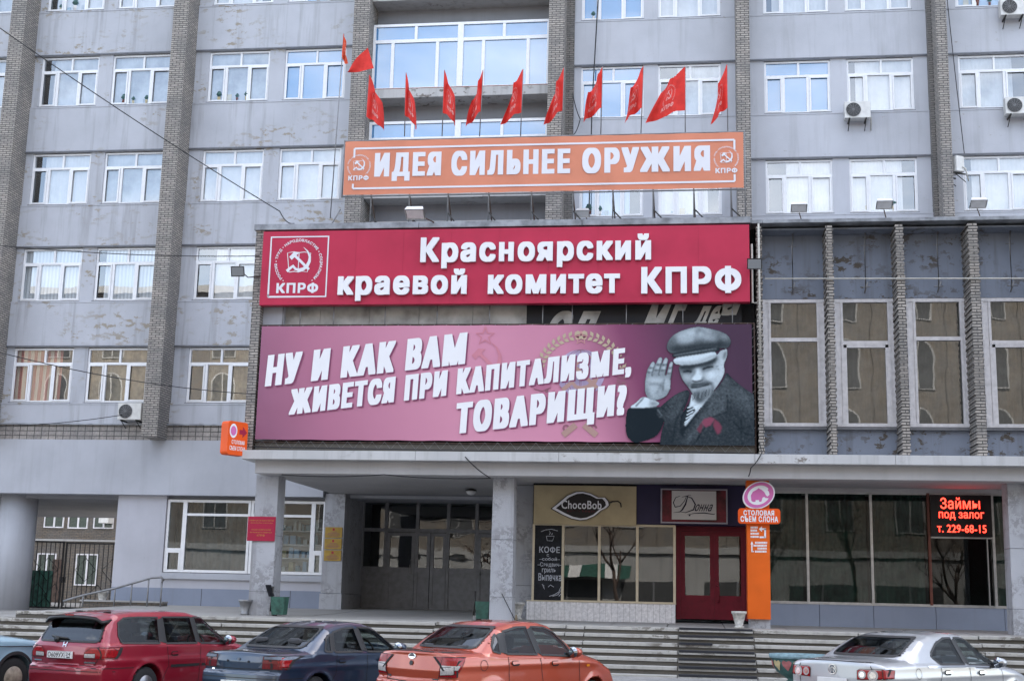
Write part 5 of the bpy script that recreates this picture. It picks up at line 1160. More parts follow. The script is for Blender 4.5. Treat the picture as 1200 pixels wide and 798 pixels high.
# planter bowl by the pavement
c = (at(928, 790, 29.5)[0]+.18, 29.5, .12)
PZ = .74
t = thing('planter_bowl', 'round concrete planter bowl painted pale blue with dark petals and pastel hearts', 'planter', c)
b = MB(); prof = [(r_, h_*PZ) for r_, h_ in [(.30, 0), (.34, .12), (.26, .2), (.36, .30), (.50, .42), (.58, .6), (.61, .80)]]; b.lathe(prof, c, 'planter_green', 36); b.build('bowl', t)
b = MB(); b.lathe([(r_, h_*PZ) for r_, h_ in [(.61, .80), (.65, .81), (.66, .92), (.56, .92), (.55, .84)]], c, 'planter_blue', 36); b.build('rim', t)
b = MB(); b.lathe([(.56, .86*PZ), (.02, .9*PZ)], c, 'soil', 24); b.build('earth', t)
b = MB()
for k in range(14):
    a = 2*math.pi*k/14+.1; m = ('planter_cream', 'planter_red')[k % 2]; vs = []
    for (du, dv) in ((0, -.16), (.09, -.02), (.12, .08), (.07, .14), (0, .1), (-.07, .14), (-.12, .08), (-.09, -.02)):
        zz = (.62+dv)*PZ; r_ = np.interp(zz, [p[1] for p in prof], [p[0] for p in prof])+.012; an = a+du/r_; vs.append((c[0]+r_*math.cos(an), c[1]+r_*math.sin(an), c[2]+zz))
    b.add(vs, [tuple(range(8))], m)
b.build('painted_hearts', t)

# shelves with stock behind the left display window
t = thing('stock_shelf', 'pale shelving with small boxes behind the right display window of the left wall', 'shelf', (-13.2, 43.6, 1.5))
b = MB(); b.box(-14.1, -12.3, 43.75, 43.8, 1.5, 4.3, 'curtain_white')
for z in (2.5, 2.95, 3.4, 3.85): b.box(-14.1, -12.3, 43.3, 43.75, z, z+.04, 'curtain_white')
b.build('shelf_frame', t); rs = random.Random(2)
b = MB()
for z in (2.54, 2.99, 3.44, 3.89):
    x = -14.05
    while x < -12.5: w_ = rs.uniform(.08, .22); b.box(x, x+w_, 43.35, 43.6, z, z+rs.uniform(.15, .34), rs.choice(['planter_blue', 'curtain_white', 'planter_cream', 'curtain_blue'])); x += w_+rs.uniform(.02, .12)
b.build('stock', t)

# the building across the street, seen only as a reflection in the glass
t = thing('street_building', 'sunlit ochre brick building across the street mirrored in the windows', 'building', (0, -22, 0))
b = MB(); b.box(-60, 60, -34, -22, 0, 27, 'opposite_brick'); b.box(-60.3, 60.3, -34, -21.6, 27, 27.6, 'concrete'); b.box(-60, 60, -21.99, -21.5, 5.2, 5.7, 'concrete'); b.box(-60, 60, -21.98, -21.75, 0, 5.2, 'concrete')
for i in range(20):
    x = -59+i*6
    b.box(x, x+4.6, -21.75, -21.70, .6, 3.2, 'ac_grill'); b.box(x+2.2, x+2.35, -21.70, -21.66, .6, 3.2, 'grey_steel')
    if i == 8:
        for k in range(8): b.add([(x-.2+.85*k, -21.7, 4.3), (x+.65+.85*k, -21.7, 4.3), (x+.65+.85*k, -20.4, 3.4), (x-.2+.85*k, -20.4, 3.4)], [(0, 1, 2, 3)], 'green_bin' if k % 3 else 'curtain_white')
for i in range(24):
    x = -57.5+i*5
    b.box(x, x+1.1, -21.99, -21.94, 5.7, 27, 'opposite_brick')
    for z in (7.0, 11.8, 16.6, 21.4):
        P = [(x+2, z), (x+4.1, z), (x+4.1, z+2.4)]+arc(x+3.05, z+2.4, 1.05, 0, 180, 10)[1:]
        b.prism(P, -21.97, -21.9, 'concrete'); P = [(x+2.12, z+.1), (x+3.98, z+.1), (x+3.98, z+2.4)]+arc(x+3.05, z+2.4, .93, 0, 180, 10)[1:]
        b.prism(P, -21.9, -21.88, 'ac_grill'); b.box(x+3.0, x+3.1, -21.88, -21.86, z+.1, z+3.3, 'concrete')
b.build('facade', t)

def street_tree(lab, x, y, h, seed):
    rs = random.Random(seed); t = thing('street_tree', lab, 'tree', (x, y, 0), 'bare trees across the street'); tr = MB(); cr = MB()
    def grow(p, d, ln, r, lev):
        P = [p]; q = p
        for i in range(3): d = (d+Vector((rs.uniform(-.2, .2), rs.uniform(-.2, .2), rs.uniform(-.05, .18)))).normalized(); q = q+d*ln/3; P.append(q)
        (tr if lev == 0 else cr).tube(P, [r, r*.85, r*.7, r*.55], 'rust_metal', 6 if lev < 2 else 4)
        if lev < 4:
            for k in range(rs.randint(3, 4)): a = rs.uniform(0, 6.28); nd = (d*.75+Vector((math.cos(a), math.sin(a), .35))*.65).normalized(); grow(P[rs.choice([2, 3, 3])], nd, ln*rs.uniform(.58, .75), r*.5, lev+1)
    grow(Vector((x, y, 0)), Vector((0, 0, 1)), h*.42, .2, 0)
    tr.build('trunk', t); cr.build('crown', t)
for i, (x, lab) in enumerate(((-14, 'bare tree across the street mirrored in the left display window'), (-4.6, 'bare tree across the street mirrored in the coffee shop window'), (4, 'bare tree across the street mirrored beside the orange column'), (10.5, 'bare tree across the street mirrored in the bank glazing'), (17, 'bare tree across the street mirrored near the glowing screen'))): street_tree(lab, x, -14+1.5*math.sin(i*2), 9+2*math.sin(i*3), i+3)

# ---------------------------------------------------------------- cars: one closed skin found from an implicit shape
paint('paint_crimson', (.27, .006, .022), .2); paint('paint_navy', (.013, .032, .068), .4); paint('paint_copper', (.40, .056, .02), .25); paint('paint_silver', (.44, .45, .465), .55, .38); paint('paint_ice', (.24, .37, .45), 0, .4)
plain('car_trim', (.016, .016, .017), .5, var=0); plain('car_seat', (.05, .052, .058), .9, var=.1); plain('car_rubber', (.02, .02, .021), .85); plain('chrome', (.62, .63, .65), .14, 1, var=0); plain('rim_metal', (.32, .32, .33), .35, .8)
plain('rim_cream', (.45, .38, .30), .5, var=.25, vs=9); plain('lamp_red', (.33, .004, .008), .2, 0, .3, var=.2, vs=40, spec=.35); plain('lamp_dark_red', (.16, .005, .009), .22, 0, .3, var=.2, vs=40, spec=.35); plain('lamp_clear', (.50, .47, .46), .14, 0, .4, var=.15, vs=60); plain('lamp_amber', (.65, .2, .01), .2, 0, 1, var=0)
plain('plate_white', (.74, .74, .74), .4, var=.03); plain('plate_ink', (.01, .01, .01), .5, var=0); plain('seam_dark', (.012, .011, .012), .8, var=0); plain('mirror_glass', (.35, .38, .42), .05, 1, var=0); plain('panel_worn', (.15, .17, .21), .45, .3, var=.25, vs=8)

def poly_dist(P, a, b):
    A = sum(P[i-1][0]*P[i][1]-P[i][0]*P[i-1][1] for i in range(len(P))); Q = P if A > 0 else P[::-1]; d = None
    for i in range(len(Q)):
        p, q = Q[i-1], Q[i]; l = math.hypot(q[0]-p[0], q[1]-p[1])
        if l < 1e-4: continue
        e = ((q[1]-p[1])*(a-p[0])-(q[0]-p[0])*(b-p[1]))/l; d = e if d is None else np.maximum(d, e)
    return d
class Car:
    def __init__(s, P, side_w, rear_w): s.__dict__.update(P); s.h = .03; s.side_w = side_w; s.rear_w = rear_w
    def parts_fn(s, x, y, z):
        ay = np.abs(y); mid = s.L*.5
        plan = np.where(x < mid, s.plan_r, -s.plan_f)*np.clip(ay, 0, 1.0)**2.2
        xs = x-plan
        zt = np.interp(xs, s.top_x, s.top_z)-s.crown*(ay/(s.W/2))**2.4
        sl = (np.interp(xs+.03, s.top_x, s.top_z)-np.interp(xs-.03, s.top_x, s.top_z))/.06
        f_top = (z-zt)/np.sqrt(1+sl*sl)
        zb = np.interp(x, s.belt_x, s.belt_z)
        u = np.clip(np.abs(x-mid)/(s.L/2), 0, 1.2); w0 = s.W/2*(1-.115*u**4.2)
        w = w0-.16*np.clip(.5-z, 0, 1)**1.6-.05*np.clip(z-.62, 0, 1)**1.4-s.tumble*np.clip(z-zb, 0, 2)-.022*np.clip((z-zb)/.05, 0, 1)
        crease = .010*np.exp(-((z-s.crease)/.05)**2); w = w+crease
        for ax in (s.ax_r, s.ax_f):
            r = np.hypot(x-ax, z-s.wr); w = w+.018*np.exp(-((r-s.wr-.05)/.06)**2)*(z < zb)
        f_side = (ay-w)/math.sqrt(1+.0)
        f_side = np.where(z > zb, f_side/math.sqrt(1+s.tumble**2), f_side)
        xr = np.interp(z, s.rear_z, s.rear_x); f_rear = xr-xs
        xf = np.interp(z, s.front_z, s.front_x); f_front = xs-xf
        return f_side, f_top, f_rear, f_front, s.zs-z
    def f(s, x, y, z, arches=True):
        def smax(a, b, k): h = np.clip(.5+.5*(a-b)/k, 0, 1); return b+(a-b)*h+k*h*(1-h)
        a, b, c, d, e = s.parts_fn(x, y, z)
        v = smax(a, b, .075); v = smax(v, c, .06); v = smax(v, d, .10); v = smax(v, e, .05)
        if arches:
            for ax in (s.ax_r, s.ax_f):
                q = np.maximum(np.hypot(x-ax, z-s.wr)-(s.wr+.055), (s.W/2-.27)-np.abs(y)); v = np.maximum(v, -q)
            fl = np.where(x < s.cab[0]+s.shelf, s.top_shelf, .42); c = np.maximum.reduce([v+.06, fl-z, s.cab[0]-x, x-s.cab[1]]); v = np.maximum(v, -c)
            for w in s.side_w: v = np.maximum(v, -np.maximum(poly_dist(w, x, z)+.008, .3-np.abs(y)))
            v = np.maximum(v, -np.maximum(poly_dist(s.rear_w, y, z)+.008, x-s.cab[0]-.75))
            v = np.maximum(v, -np.maximum(poly_dist(s.windscreen, x, y)+.008, .95-z))
        return v
    def grad(s, p, arches=True):
        e = 2e-3; g = []
        for k in range(3):
            d = np.zeros(3); d[k] = e; a = p+d; b = p-d; g.append((s.f(a[:, 0], a[:, 1], a[:, 2], arches)-s.f(b[:, 0], b[:, 1], b[:, 2], arches))/(2*e))
        return np.stack(g, 1)
    def skin(s):
        h = s.h; X = np.arange(-.12, s.L+.14, h); Y = np.arange(-s.W/2-.12, s.W/2+.12, h); Z = np.arange(s.zs-.1, max(s.top_z)+.12, h)
        V = s.f(*np.meshgrid(X, Y, Z, indexing='ij')); ins = V < 0
        c = [ins[i:ins.shape[0]-1+i, j:ins.shape[1]-1+j, k:ins.shape[2]-1+k] for i in (0, 1) for j in (0, 1) for k in (0, 1)]
        sm = sum(q.astype(int) for q in c); act = (sm > 0) & (sm < 8); idx = -np.ones(act.shape, int); idx[act] = np.arange(act.sum())
        I = np.argwhere(act); P = np.stack([X[I[:, 0]]+h/2, Y[I[:, 1]]+h/2, Z[I[:, 2]]+h/2], 1)
        for it in range(5):
            v = s.f(P[:, 0], P[:, 1], P[:, 2]); g = s.grad(P); n2 = np.maximum((g*g).sum(1), .15); st = np.clip(v/n2, -h, h); P = P-g*st[:, None]*.8
        F = []
        for ax in range(3):
            A = np.moveaxis(ins, ax, 0); D = A[:-1] != A[1:]; ia = np.moveaxis(idx, ax, 0); sg = A[:-1]
            d = D[:, 1:-1, 1:-1]; w = np.argwhere(d)
            a, b, c_ = w[:, 0], w[:, 1]+1, w[:, 2]+1
            q = np.stack([ia[a, b-1, c_-1], ia[a, b, c_-1], ia[a, b, c_], ia[a, b-1, c_]], 1); fl = sg[a, b, c_] if ax != 1 else ~sg[a, b, c_]
            q = np.where(fl[:, None], q, q[:, ::-1]); F.append(q)
        F = np.concatenate(F); F = F[(F >= 0).all(1)]
        return P, F
    def project(s, kind, a, b, off):
        """a, b -> surface points: 'r'/'l' side from (x, z), 't' top from (x, y), 'b' rear from (y, z), 'n' nose from (y, z)"""
        a = np.asarray(a, float); b = np.asarray(b, float); n = len(a)
        if kind in 'rl': o = np.stack([a, np.full(n, -1.3), b], 1); d = np.array([0, 1., 0])
        elif kind == 't': o = np.stack([a, b, np.full(n, 2.2)], 1); d = np.array([0, 0, -1.])
        elif kind == 'b': o = np.stack([np.full(n, -.6), a, b], 1); d = np.array([1., 0, 0])
        else: o = np.stack([np.full(n, s.L+.6), a, b], 1); d = np.array([-1., 0, 0])
        t0 = np.zeros(n); found = np.zeros(n, bool); t = np.zeros(n)
        for k in range(260):
            tt = k*.012; p = o+d*tt; v = s.f(p[:, 0], p[:, 1], p[:, 2], False); new = (v < 0) & ~found; t[new] = tt; found |= new
        lo = t-.012; hi = t.copy()
        for k in range(14):
            m = (lo+hi)/2; p = o+d*m[:, None]; v = s.f(p[:, 0], p[:, 1], p[:, 2], False); hi = np.where(v < 0, m, hi); lo = np.where(v < 0, lo, m)
        p = o+d*hi[:, None]; g = s.grad(p, False); g /= np.maximum(np.linalg.norm(g, axis=1), 1e-6)[:, None]; p = p+g*off
        if kind == 'l': p = p*np.array([1, -1, 1])
        return p
def patch(mb, car, kind, poly, mat, off=.006, nr=12, nc=12):
    """convex outline laid on the skin as a thin curved pane"""
    P = np.array(poly, float); z0, z1 = P[:, 1].min(), P[:, 1].max(); rows = np.linspace(z0+1e-4, z1-1e-4, nr+1); A = []; B = []
    for z in rows:
        xs = []
        for i in range(len(P)):
            (x1, y1), (x2, y2) = P[i], P[i-1]
            if (y1 > z) != (y2 > z): xs.append(x1+(x2-x1)*(z-y1)/(y2-y1))
        l, r = (min(xs), max(xs)) if xs else (P[0, 0], P[0, 0]); A += list(np.linspace(l, r, nc+1)); B += [z]*(nc+1)
    V = car.project(kind, A, B, off)
    mb.add([tuple(v) for v in V], [(j*(nc+1)+i, j*(nc+1)+i+1, (j+1)*(nc+1)+i+1, (j+1)*(nc+1)+i) for j in range(nr) for i in range(nc)], mat, True)
def line(mb, car, kind, pts, w, mat, off=.004, dens=.05):
    Q = []
    for a, b in zip(pts, pts[1:]):
        n = max(1, int(math.hypot(b[0]-a[0], b[1]-a[1])/dens)); Q += [(a[0]+(b[0]-a[0])*i/n, a[1]+(b[1]-a[1])*i/n) for i in range(n)]
    Q.append(pts[-1]); v, f = stroke(Q, w); V = car.project(kind, [p[0] for p in v], [p[1] for p in v], off); mb.add([tuple(q) for q in V], f, mat, True)
def rnd(poly, r=.05, n=4):
    out = []; N = len(poly)
    for i in range(N):
        a, b, c = Vector(poly[i-1]), Vector(poly[i]), Vector(poly[(i+1) % N]); d1 = (a-b); d2 = (c-b); q = min(r, d1.length*.45, d2.length*.45); p0 = b+d1.normalized()*q; p1 = b+d2.normalized()*q
        for k in range(n+1): t = k/n; out.append(tuple(p0*(1-t)**2+b*2*t*(1-t)+p1*t*t))
    return out
def wheel(parent, x, y, r, rim, spokes=9):
    sg = 1 if y > 0 else -1; w = MB(); W_ = .19
    w.lathe([(r*.62, -W_/2), (r*.93, -W_/2), (r, -W_/2+.03), (r, W_/2-.03), (r*.93, W_/2), (r*.62, W_/2)], (x, y, r), 'car_rubber', 36, 'y'); wo = w.build('wheel', parent)
    q = MB(); yo = y+sg*(W_/2-.012)
    q.lathe([(r*.64, 0), (r*.60, .012), (r*.55, -.02)] if sg < 0 else [(r*.64, 0), (r*.60, -.012), (r*.55, .02)], (x, yo, r), rim, 36, 'y')
    for k in range(spokes):
        a = 2*math.pi*k/spokes; c, s_ = math.cos(a), math.sin(a); k2 = .03+.01
        v = [(x+c*d-s_*e, yo+sg*.004, r+s_*d+c*e) for d, e in ((.03, -k2), (r*.58, -k2*.75), (r*.58, k2*.75), (.03, k2))]; q.add(v, [(0, 1, 2, 3)], rim)
    q.lathe([(.07, 0), (.05, .014*sg)], (x, yo+.004*sg, r), rim, 16, 'y'); q.build('rim', wo)
def build_car(name, lab, P, X, Yp, th, col, side_w, rear_w, lights, extras, rim='rim_metal', sp=9, dark=True):
    car = Car(P, side_w, rear_w); t = thing(name, lab, 'car', (X, Yp, 0), 'cars parked at the kerb', rz=th)
    V, F = car.skin(); b = MB(); b.add([tuple(v) for v in V], [tuple(map(int, f)) for f in F], col, True); body = b.build('body', t)
    g_ = car.grad(V); g_ /= np.maximum(np.linalg.norm(g_, axis=1), 1e-6)[:, None]; body.data.normals_split_custom_set_from_vertices([tuple(q) for q in g_])
    for k in (-1, 1):
        for ax in (car.ax_r, car.ax_f): wheel(t, ax, k*(car.W/2-.125), car.wr, rim, sp)
    for kind in 'rl':
        for wi, w in enumerate(side_w):
            g = MB(); patch(g, car, kind, w, 'car_tinted_glass' if dark and wi < len(side_w)-1 else 'car_glass', .004); go = g.build('side_window', t)
            q = MB(); line(q, car, kind, list(w)+[w[0]], .028, 'car_trim', .009); q.build('window_trim', go)
    for kind in 'rl':
        for a, c in zip(side_w, side_w[1:]):
            g = MB(); patch(g, car, kind, [(a[1][0]-.01, a[1][1]), (c[0][0]+.01, c[0][1]), (c[-1][0]+.01, c[-1][1]), (a[2][0]-.01, a[2][1])], 'car_trim', .0055, 10, 4); g.build('pillar_trim', t)
    g = MB(); patch(g, car, 'b', rnd(rear_w, .08), 'car_tinted_glass', .004, 16, 20); go = g.build('rear_window', t); q = MB(); line(q, car, 'b', rnd(rear_w, .08)+[rnd(rear_w, .08)[0]], .03, 'car_trim', .009); q.build('window_trim', go)
    g = MB(); ws = car.windscreen; patch(g, car, 't', ws, 'car_glass', .004, 16, 20); g.build('windscreen', t)
    for k in (-1, 1):
        lo = None
        for li, (kind, poly, m) in enumerate(lights):
            g = MB(); kd = kind; po_ = .008+.0035*('clear' in m or 'worn' in m or 'amber' in m)
            if kind == 'b': patch(g, car, 'b', [(p[0]*k, p[1]) for p in poly], m, po_, 10, 12); line(g, car, 'b', [(p[0]*k, p[1]) for p in poly+poly[:1]], .007, 'seam_dark', po_+.002)
            else: patch(g, car, 'r' if k < 0 else 'l', poly, m, po_, 10, 12); line(g, car, 'r' if k < 0 else 'l', poly+poly[:1], .007, 'seam_dark', po_+.002)
            if lo is None: lo = g.build('tail_light', t)
            else: g.build('lens', lo)
        m = MB(); mx, mz = car.mirror; m.lathe([(.01, -.09), (.07, -.08), (.1, -.02), (.1, .05), (.09, .07)], (mx, k*(car.W/2+.1), mz), col, 14, 'x'); m.v = [(v[0], k*(car.W/2+.1)+(v[1]-k*(car.W/2+.1))*1.05, mz+(v[2]-mz)*.75) for v in m.v]
        m.v = [(2*mx-v[0], v[1], v[2]) for v in m.v]; m.box(mx-.03, mx+.05, min(k*(car.W/2-.12), k*(car.W/2+.03)), max(k*(car.W/2-.12), k*(car.W/2+.03)), mz-.06, mz-.01, 'car_trim'); mo = m.build('mirror', t)
        g = MB(); g.lathe([(.085, 0), (.085, .004)], (mx-.078, k*(car.W/2+.1), mz), 'mirror_glass', 16, 'x'); g.build('mirror_glass', mo)
    q = MB()
    for kind in 'rl':
        for pts in car.seams: line(q, car, kind, pts, .011, 'seam_dark', .004)
    for pts in car.rear_seams:
        for k in (-1, 1): line(q, car, 'b', [(p[0]*k, p[1]) for p in pts], .011, 'seam_dark', .004)
    q.build('panel_seams', body)
    for hx, hz in car.handles:
        for kind in 'rl':
            h = MB(); patch(h, car, kind, rnd([(hx-.1, hz-.022), (hx+.1, hz-.018), (hx+.1, hz+.022), (hx-.1, hz+.022)], .02), car.handle_m, .03, 4, 8); patch(h, car, kind, rnd([(hx-.09, hz-.04), (hx+.09, hz-.04), (hx+.09, hz+.035), (hx-.09, hz+.035)], .03), 'seam_dark', .006, 4, 6); h.build('door_handle', t)
    # cabin: two front seats, rear bench, dashboard, steering wheel on the left
    fx = car.seat_x
    for k in (-1, 1):
        b = MB(); y = k*.36; b.box(fx-.02, fx+.46, y-.23, y+.23, .44, .58, 'car_seat'); b.add([(fx-.02, y-.23, .5), (fx-.02, y+.23, .5), (fx+.1, y+.23, .5), (fx+.1, y-.23, .5), (fx-.2, y-.2, 1.06), (fx-.2, y+.2, 1.06), (fx-.1, y+.2, 1.06), (fx-.1, y-.2, 1.06)], [(3, 2, 1, 0), (4, 5, 6, 7), (0, 1, 5, 4), (1, 2, 6, 5), (2, 3, 7, 6), (3, 0, 4, 7)], 'car_seat'); b.box(fx-.25, fx-.14, y-.13, y+.13, 1.09, 1.27, 'car_seat'); b.box(fx-.21, fx-.18, y-.06, y+.06, 1.04, 1.1, 'car_trim'); b.build('seat', t, .04)
    b = MB(); b.box(fx-1.0, fx-.55, -.6, .6, .44, .6, 'car_seat'); b.add([(fx-1.02, -.6, .5), (fx-1.02, .6, .5), (fx-.9, .6, .5), (fx-.9, -.6, .5), (fx-1.16, -.55, 1.0), (fx-1.16, .55, 1.0), (fx-1.06, .55, 1.0), (fx-1.06, -.55, 1.0)], [(3, 2, 1, 0), (4, 5, 6, 7), (0, 1, 5, 4), (1, 2, 6, 5), (2, 3, 7, 6), (3, 0, 4, 7)], 'car_seat')
    for k in (-.34, .34): b.box(fx-1.2, fx-1.1, k-.12, k+.12, 1.0, 1.14, 'car_seat')
    b.build('rear_bench', t, .04)
    b = MB(); b.box(fx+.95, fx+1.35, -.62, .62, .6, .93, 'car_trim'); b.build('dashboard', t, .05)
    b = MB(); cy = car.wheel_side*.36; b.tube([(fx+.66-.07*math.sin(a), cy+.18*math.cos(a), .93+.17*math.sin(a)) for a in [2*math.pi*i/20 for i in range(21)]], .017, 'car_trim', 6); b.tube([(fx+.66, cy-.17, .93), (fx+.68, cy, .92), (fx+.66, cy+.17, .93)], .02, 'car_trim', 5); b.tube([(fx+.68, cy, .92), (fx+1.0, cy, .8)], .03, 'car_trim', 6); b.build('steering_wheel', t)
    if extras: extras(car, t, body)
    return t
def on_rear(car, t, name, shapes, off=.012, parent=None):
    b = MB()
    for vf, m in shapes:
        V = car.project('b', [p[0] for p in vf[0]], [p[1] for p in vf[0]], off); b.add([tuple(v) for v in V], vf[1], m)
    return b.build(name, parent or t)
def disc(cx, cz, rx, rz=None, n=20): return (arc(cx, cz, rx, 0, 360, n, rz)[:-1], [tuple(range(n))])
def rectp(x0, x1, z0, z1): return ([(x0, z0), (x1, z0), (x1, z1), (x0, z1)], [(0, 1, 2, 3)])
def flip(vf): return [(-p[0], p[1]) for p in vf[0]], vf[1]      # lettering must read left to right from behind the car
def plate(car, t, cz, body_txt, region, cy=0, off=.02, w=.52, h=.112):
    b = MB(); x0 = float(car.project('b', [cy], [cz], off)[0][0])-.012
    b.box(x0, x0+.03, cy-w/2, cy+w/2, cz-h/2, cz+h/2, 'plate_white'); po = b.build('number_plate', t, .004)
    q = MB()
    if body_txt:
        v, f = text2d(body_txt, -w*.46, w*.2, -h*.34, h*.34, off=.012); q.add([(x0-.002, cy-p[0], cz+p[1]) for p in v], f, 'plate_ink')
        v, f = text2d(region, w*.27, w*.45, -h*.08, h*.34, off=.015); q.add([(x0-.002, cy-p[0], cz+p[1]) for p in v], f, 'plate_ink')
        for u0, u1, z0, z1 in ((-w*.49, w*.49, h*.44, h*.48), (-w*.49, w*.49, -h*.48, -h*.44), (w*.225, w*.235, -h*.45, h*.45), (w*.30, w*.44, -h*.36, -h*.2)): q.add([(x0-.0015, cy-a, cz+c_) for a, c_ in ((u0, z0), (u1, z0), (u1, z1), (u0, z1))], [(0, 1, 2, 3)], 'plate_ink')
        q.build('plate_lettering', po)
# note on axes: a car's nose points along +x of its own base, its right-hand side is -y

# silver saloon, round red-and-clear tail lights
P = dict(cab=(.72, 3.5), shelf=.75, top_shelf=1.0, seat_x=2.3, wheel_side=1, L=4.77, W=1.82, zs=.2, wr=.315, ax_r=1.10, ax_f=3.81, crown=.075, plan_r=.16, plan_f=.34, tumble=.50, crease=.80,
    top_x=[-.3, .02, .10, .3, .78, 1.05, 1.4, 1.75, 2.2, 2.6, 2.85, 3.25, 3.6, 4.2, 4.6, 4.8, 5.2], top_z=[.98, 1.035, 1.045, 1.06, 1.085, 1.22, 1.365, 1.435, 1.47, 1.465, 1.44, 1.20, 1.035, .93, .80, .66, .4],
    belt_x=[0, 1, 2, 3, 3.7, 4.8], belt_z=[.96, .965, .945, .915, .88, .8], rear_z=[.15, .3, .5, .62, .66, .80, 1.0, 1.1], rear_x=[.14, .05, .0, .0, .05, .05, .06, .03], front_z=[.15, .3, .55, .8, 1.1], front_x=[4.68, 4.76, 4.77, 4.68, 4.3],
    windscreen=[(2.88, -.56), (2.88, .56), (3.52, .66), (3.52, -.66)], mirror=(3.2, 1.0), handles=[(1.78, .865), (2.78, .845)], handle_m='chrome', rear_seams=[[(0, 1.03), (.60, 1.02), (.66, .9), (.62, .66), (0, .65)]],
    seams=[[(1.32, .40), (1.5, .62), (1.62, .86), (1.60, .95)], [(2.45, .28), (2.44, .93)], [(3.42, .28), (3.46, .6), (3.42, .9)], [(1.5, .27), (3.4, .27)]])
def ex(car, t, body):
    o = on_rear(car, t, 'badge', [(disc(0, .90, .075), 'chrome')], .012); on_rear(car, t, 'badge_mark', [(disc(0, .90, .062), 'panel_worn'), (stroke([(-.045, .945), (-.022, .905), (0, .94), (.022, .905), (.045, .945)], .012), 'chrome'), (stroke([(-.05, .92), (-.024, .853), (0, .895), (.024, .853), (.05, .92)], .012), 'chrome')], .016, o)
    plate(car, t, .72, '', '', 0); b = MB(); line(b, car, 'r', [(1.25, .955), (1.66, .955), (2.5, .945), (3.38, .915)], .022, 'chrome', .011); b.build('chrome_strip', t)
    b = MB(); line(b, car, 'r', arc(.98, .86, .075, 0, 360, 20), .006, 'seam_dark', .004); b.build('fuel_flap', t)
    for k in (-1, 1):
        for cy_, cz_, r in ((-.50, .845, .06), (-.665, .84, .08)): on_rear(car, t, 'round_lamp', [(disc(cy_*k, cz_, r), 'lamp_clear')], .013); on_rear(car, t, 'lamp_ring', [(disc(cy_*k, cz_, r*.62), 'chrome')], .016)
def arch_window(x0, x1, zb0, zb1, tops): return [(x0, zb0), (x1, zb1)]+tops
build_car('silver_sedan', 'silver sedan with round clear lenses in its red tail lights', P, 2.08, 20.91, .856, 'paint_silver',
    [[(1.66, .985), (2.36, .975), (2.33, 1.375), (2.1, 1.37), (1.8, 1.29), (1.55, 1.16), (1.50, 1.1)], [(2.47, .972), (3.40, .945), (3.1, 1.16), (2.80, 1.335), (2.6, 1.375), (2.43, 1.378)]],
    [(-.60, 1.10), (.60, 1.10), (.52, 1.375), (-.52, 1.375)],
    [('b', [(-.84, .79), (-.42, .77), (-.42, .90), (-.46, .925), (-.84, .93)], 'lamp_red'), ('s', [(.16, .79), (.36, .80), (.40, .92), (.16, .93)], 'lamp_red')], ex, sp=5)

# copper saloon
P = dict(cab=(.62, 3.1), shelf=.62, top_shelf=1.0, seat_x=1.95, wheel_side=1, L=4.26, W=1.70, zs=.2, wr=.29, ax_r=.94, ax_f=3.42, crown=.07, plan_r=.15, plan_f=.32, tumble=.44, crease=.86,
    top_x=[-.3, .02, .12, .4, .70, .95, 1.25, 1.6, 2.0, 2.4, 2.65, 2.95, 3.2, 3.75, 4.1, 4.3, 4.7], top_z=[1.0, 1.055, 1.065, 1.075, 1.085, 1.24, 1.40, 1.475, 1.50, 1.49, 1.44, 1.24, 1.075, .95, .80, .62, .4],
    belt_x=[0, .9, 2, 3, 3.6, 4.3], belt_z=[.99, .985, .96, .92, .87, .8], rear_z=[.15, .3, .5, .62, .66, .8, 1.0, 1.1], rear_x=[.12, .04, .0, .01, .07, .05, .08, .04], front_z=[.15, .3, .55, .8, 1.1], front_x=[4.18, 4.25, 4.25, 4.15, 3.8],
    windscreen=[(2.70, -.52), (2.70, .52), (3.14, .64), (3.14, -.64)], mirror=(2.78, 1.03), handles=[(1.42, .89), (2.38, .87)], handle_m='paint_copper', rear_seams=[[(0, 1.06), (.58, 1.045), (.56, .9), (.50, .64), (0, .62)]],
    seams=[[(1.16, .40), (1.28, .6), (1.26, .98)], [(2.06, .27), (2.08, .6), (2.02, .95)], [(2.98, .27), (3.02, .6), (3.0, .9)], [(1.3, .26), (3, .26)]])
def ex(car, t, body):
    on_rear(car, t, 'badge', [(disc(0, .985, .075, .042), 'chrome')], .012); on_rear(car, t, 'badge_mark', [(stroke([(-.04, .985), (0, .965), (.045, .995), (0, 1.0)], .012), 'panel_worn'), (disc(0, .985, .06, .03), 'panel_worn')], .010)
    on_rear(car, t, 'lock_cap', [(disc(.0, .885, .035), 'car_trim')], .014); b = MB(); line(b, car, 'r', arc(.72, .87, .075, 0, 360, 20), .008, 'seam_dark', .004); b.build('fuel_flap', t)
    b = MB(); patch(b, car, 'r', rnd([(3.18, .80), (3.28, .80), (3.28, .84), (3.18, .84)], .02), 'lamp_amber', .014, 3, 4); b.build('side_repeater', t)
    on_rear(car, t, 'model_mark', [(rectp(-.5, -.4, .66, .685), 'chrome'), (rectp(.42, .5, .68, .705), 'chrome')], .010); plate(car, t, .50, '', '', 0)
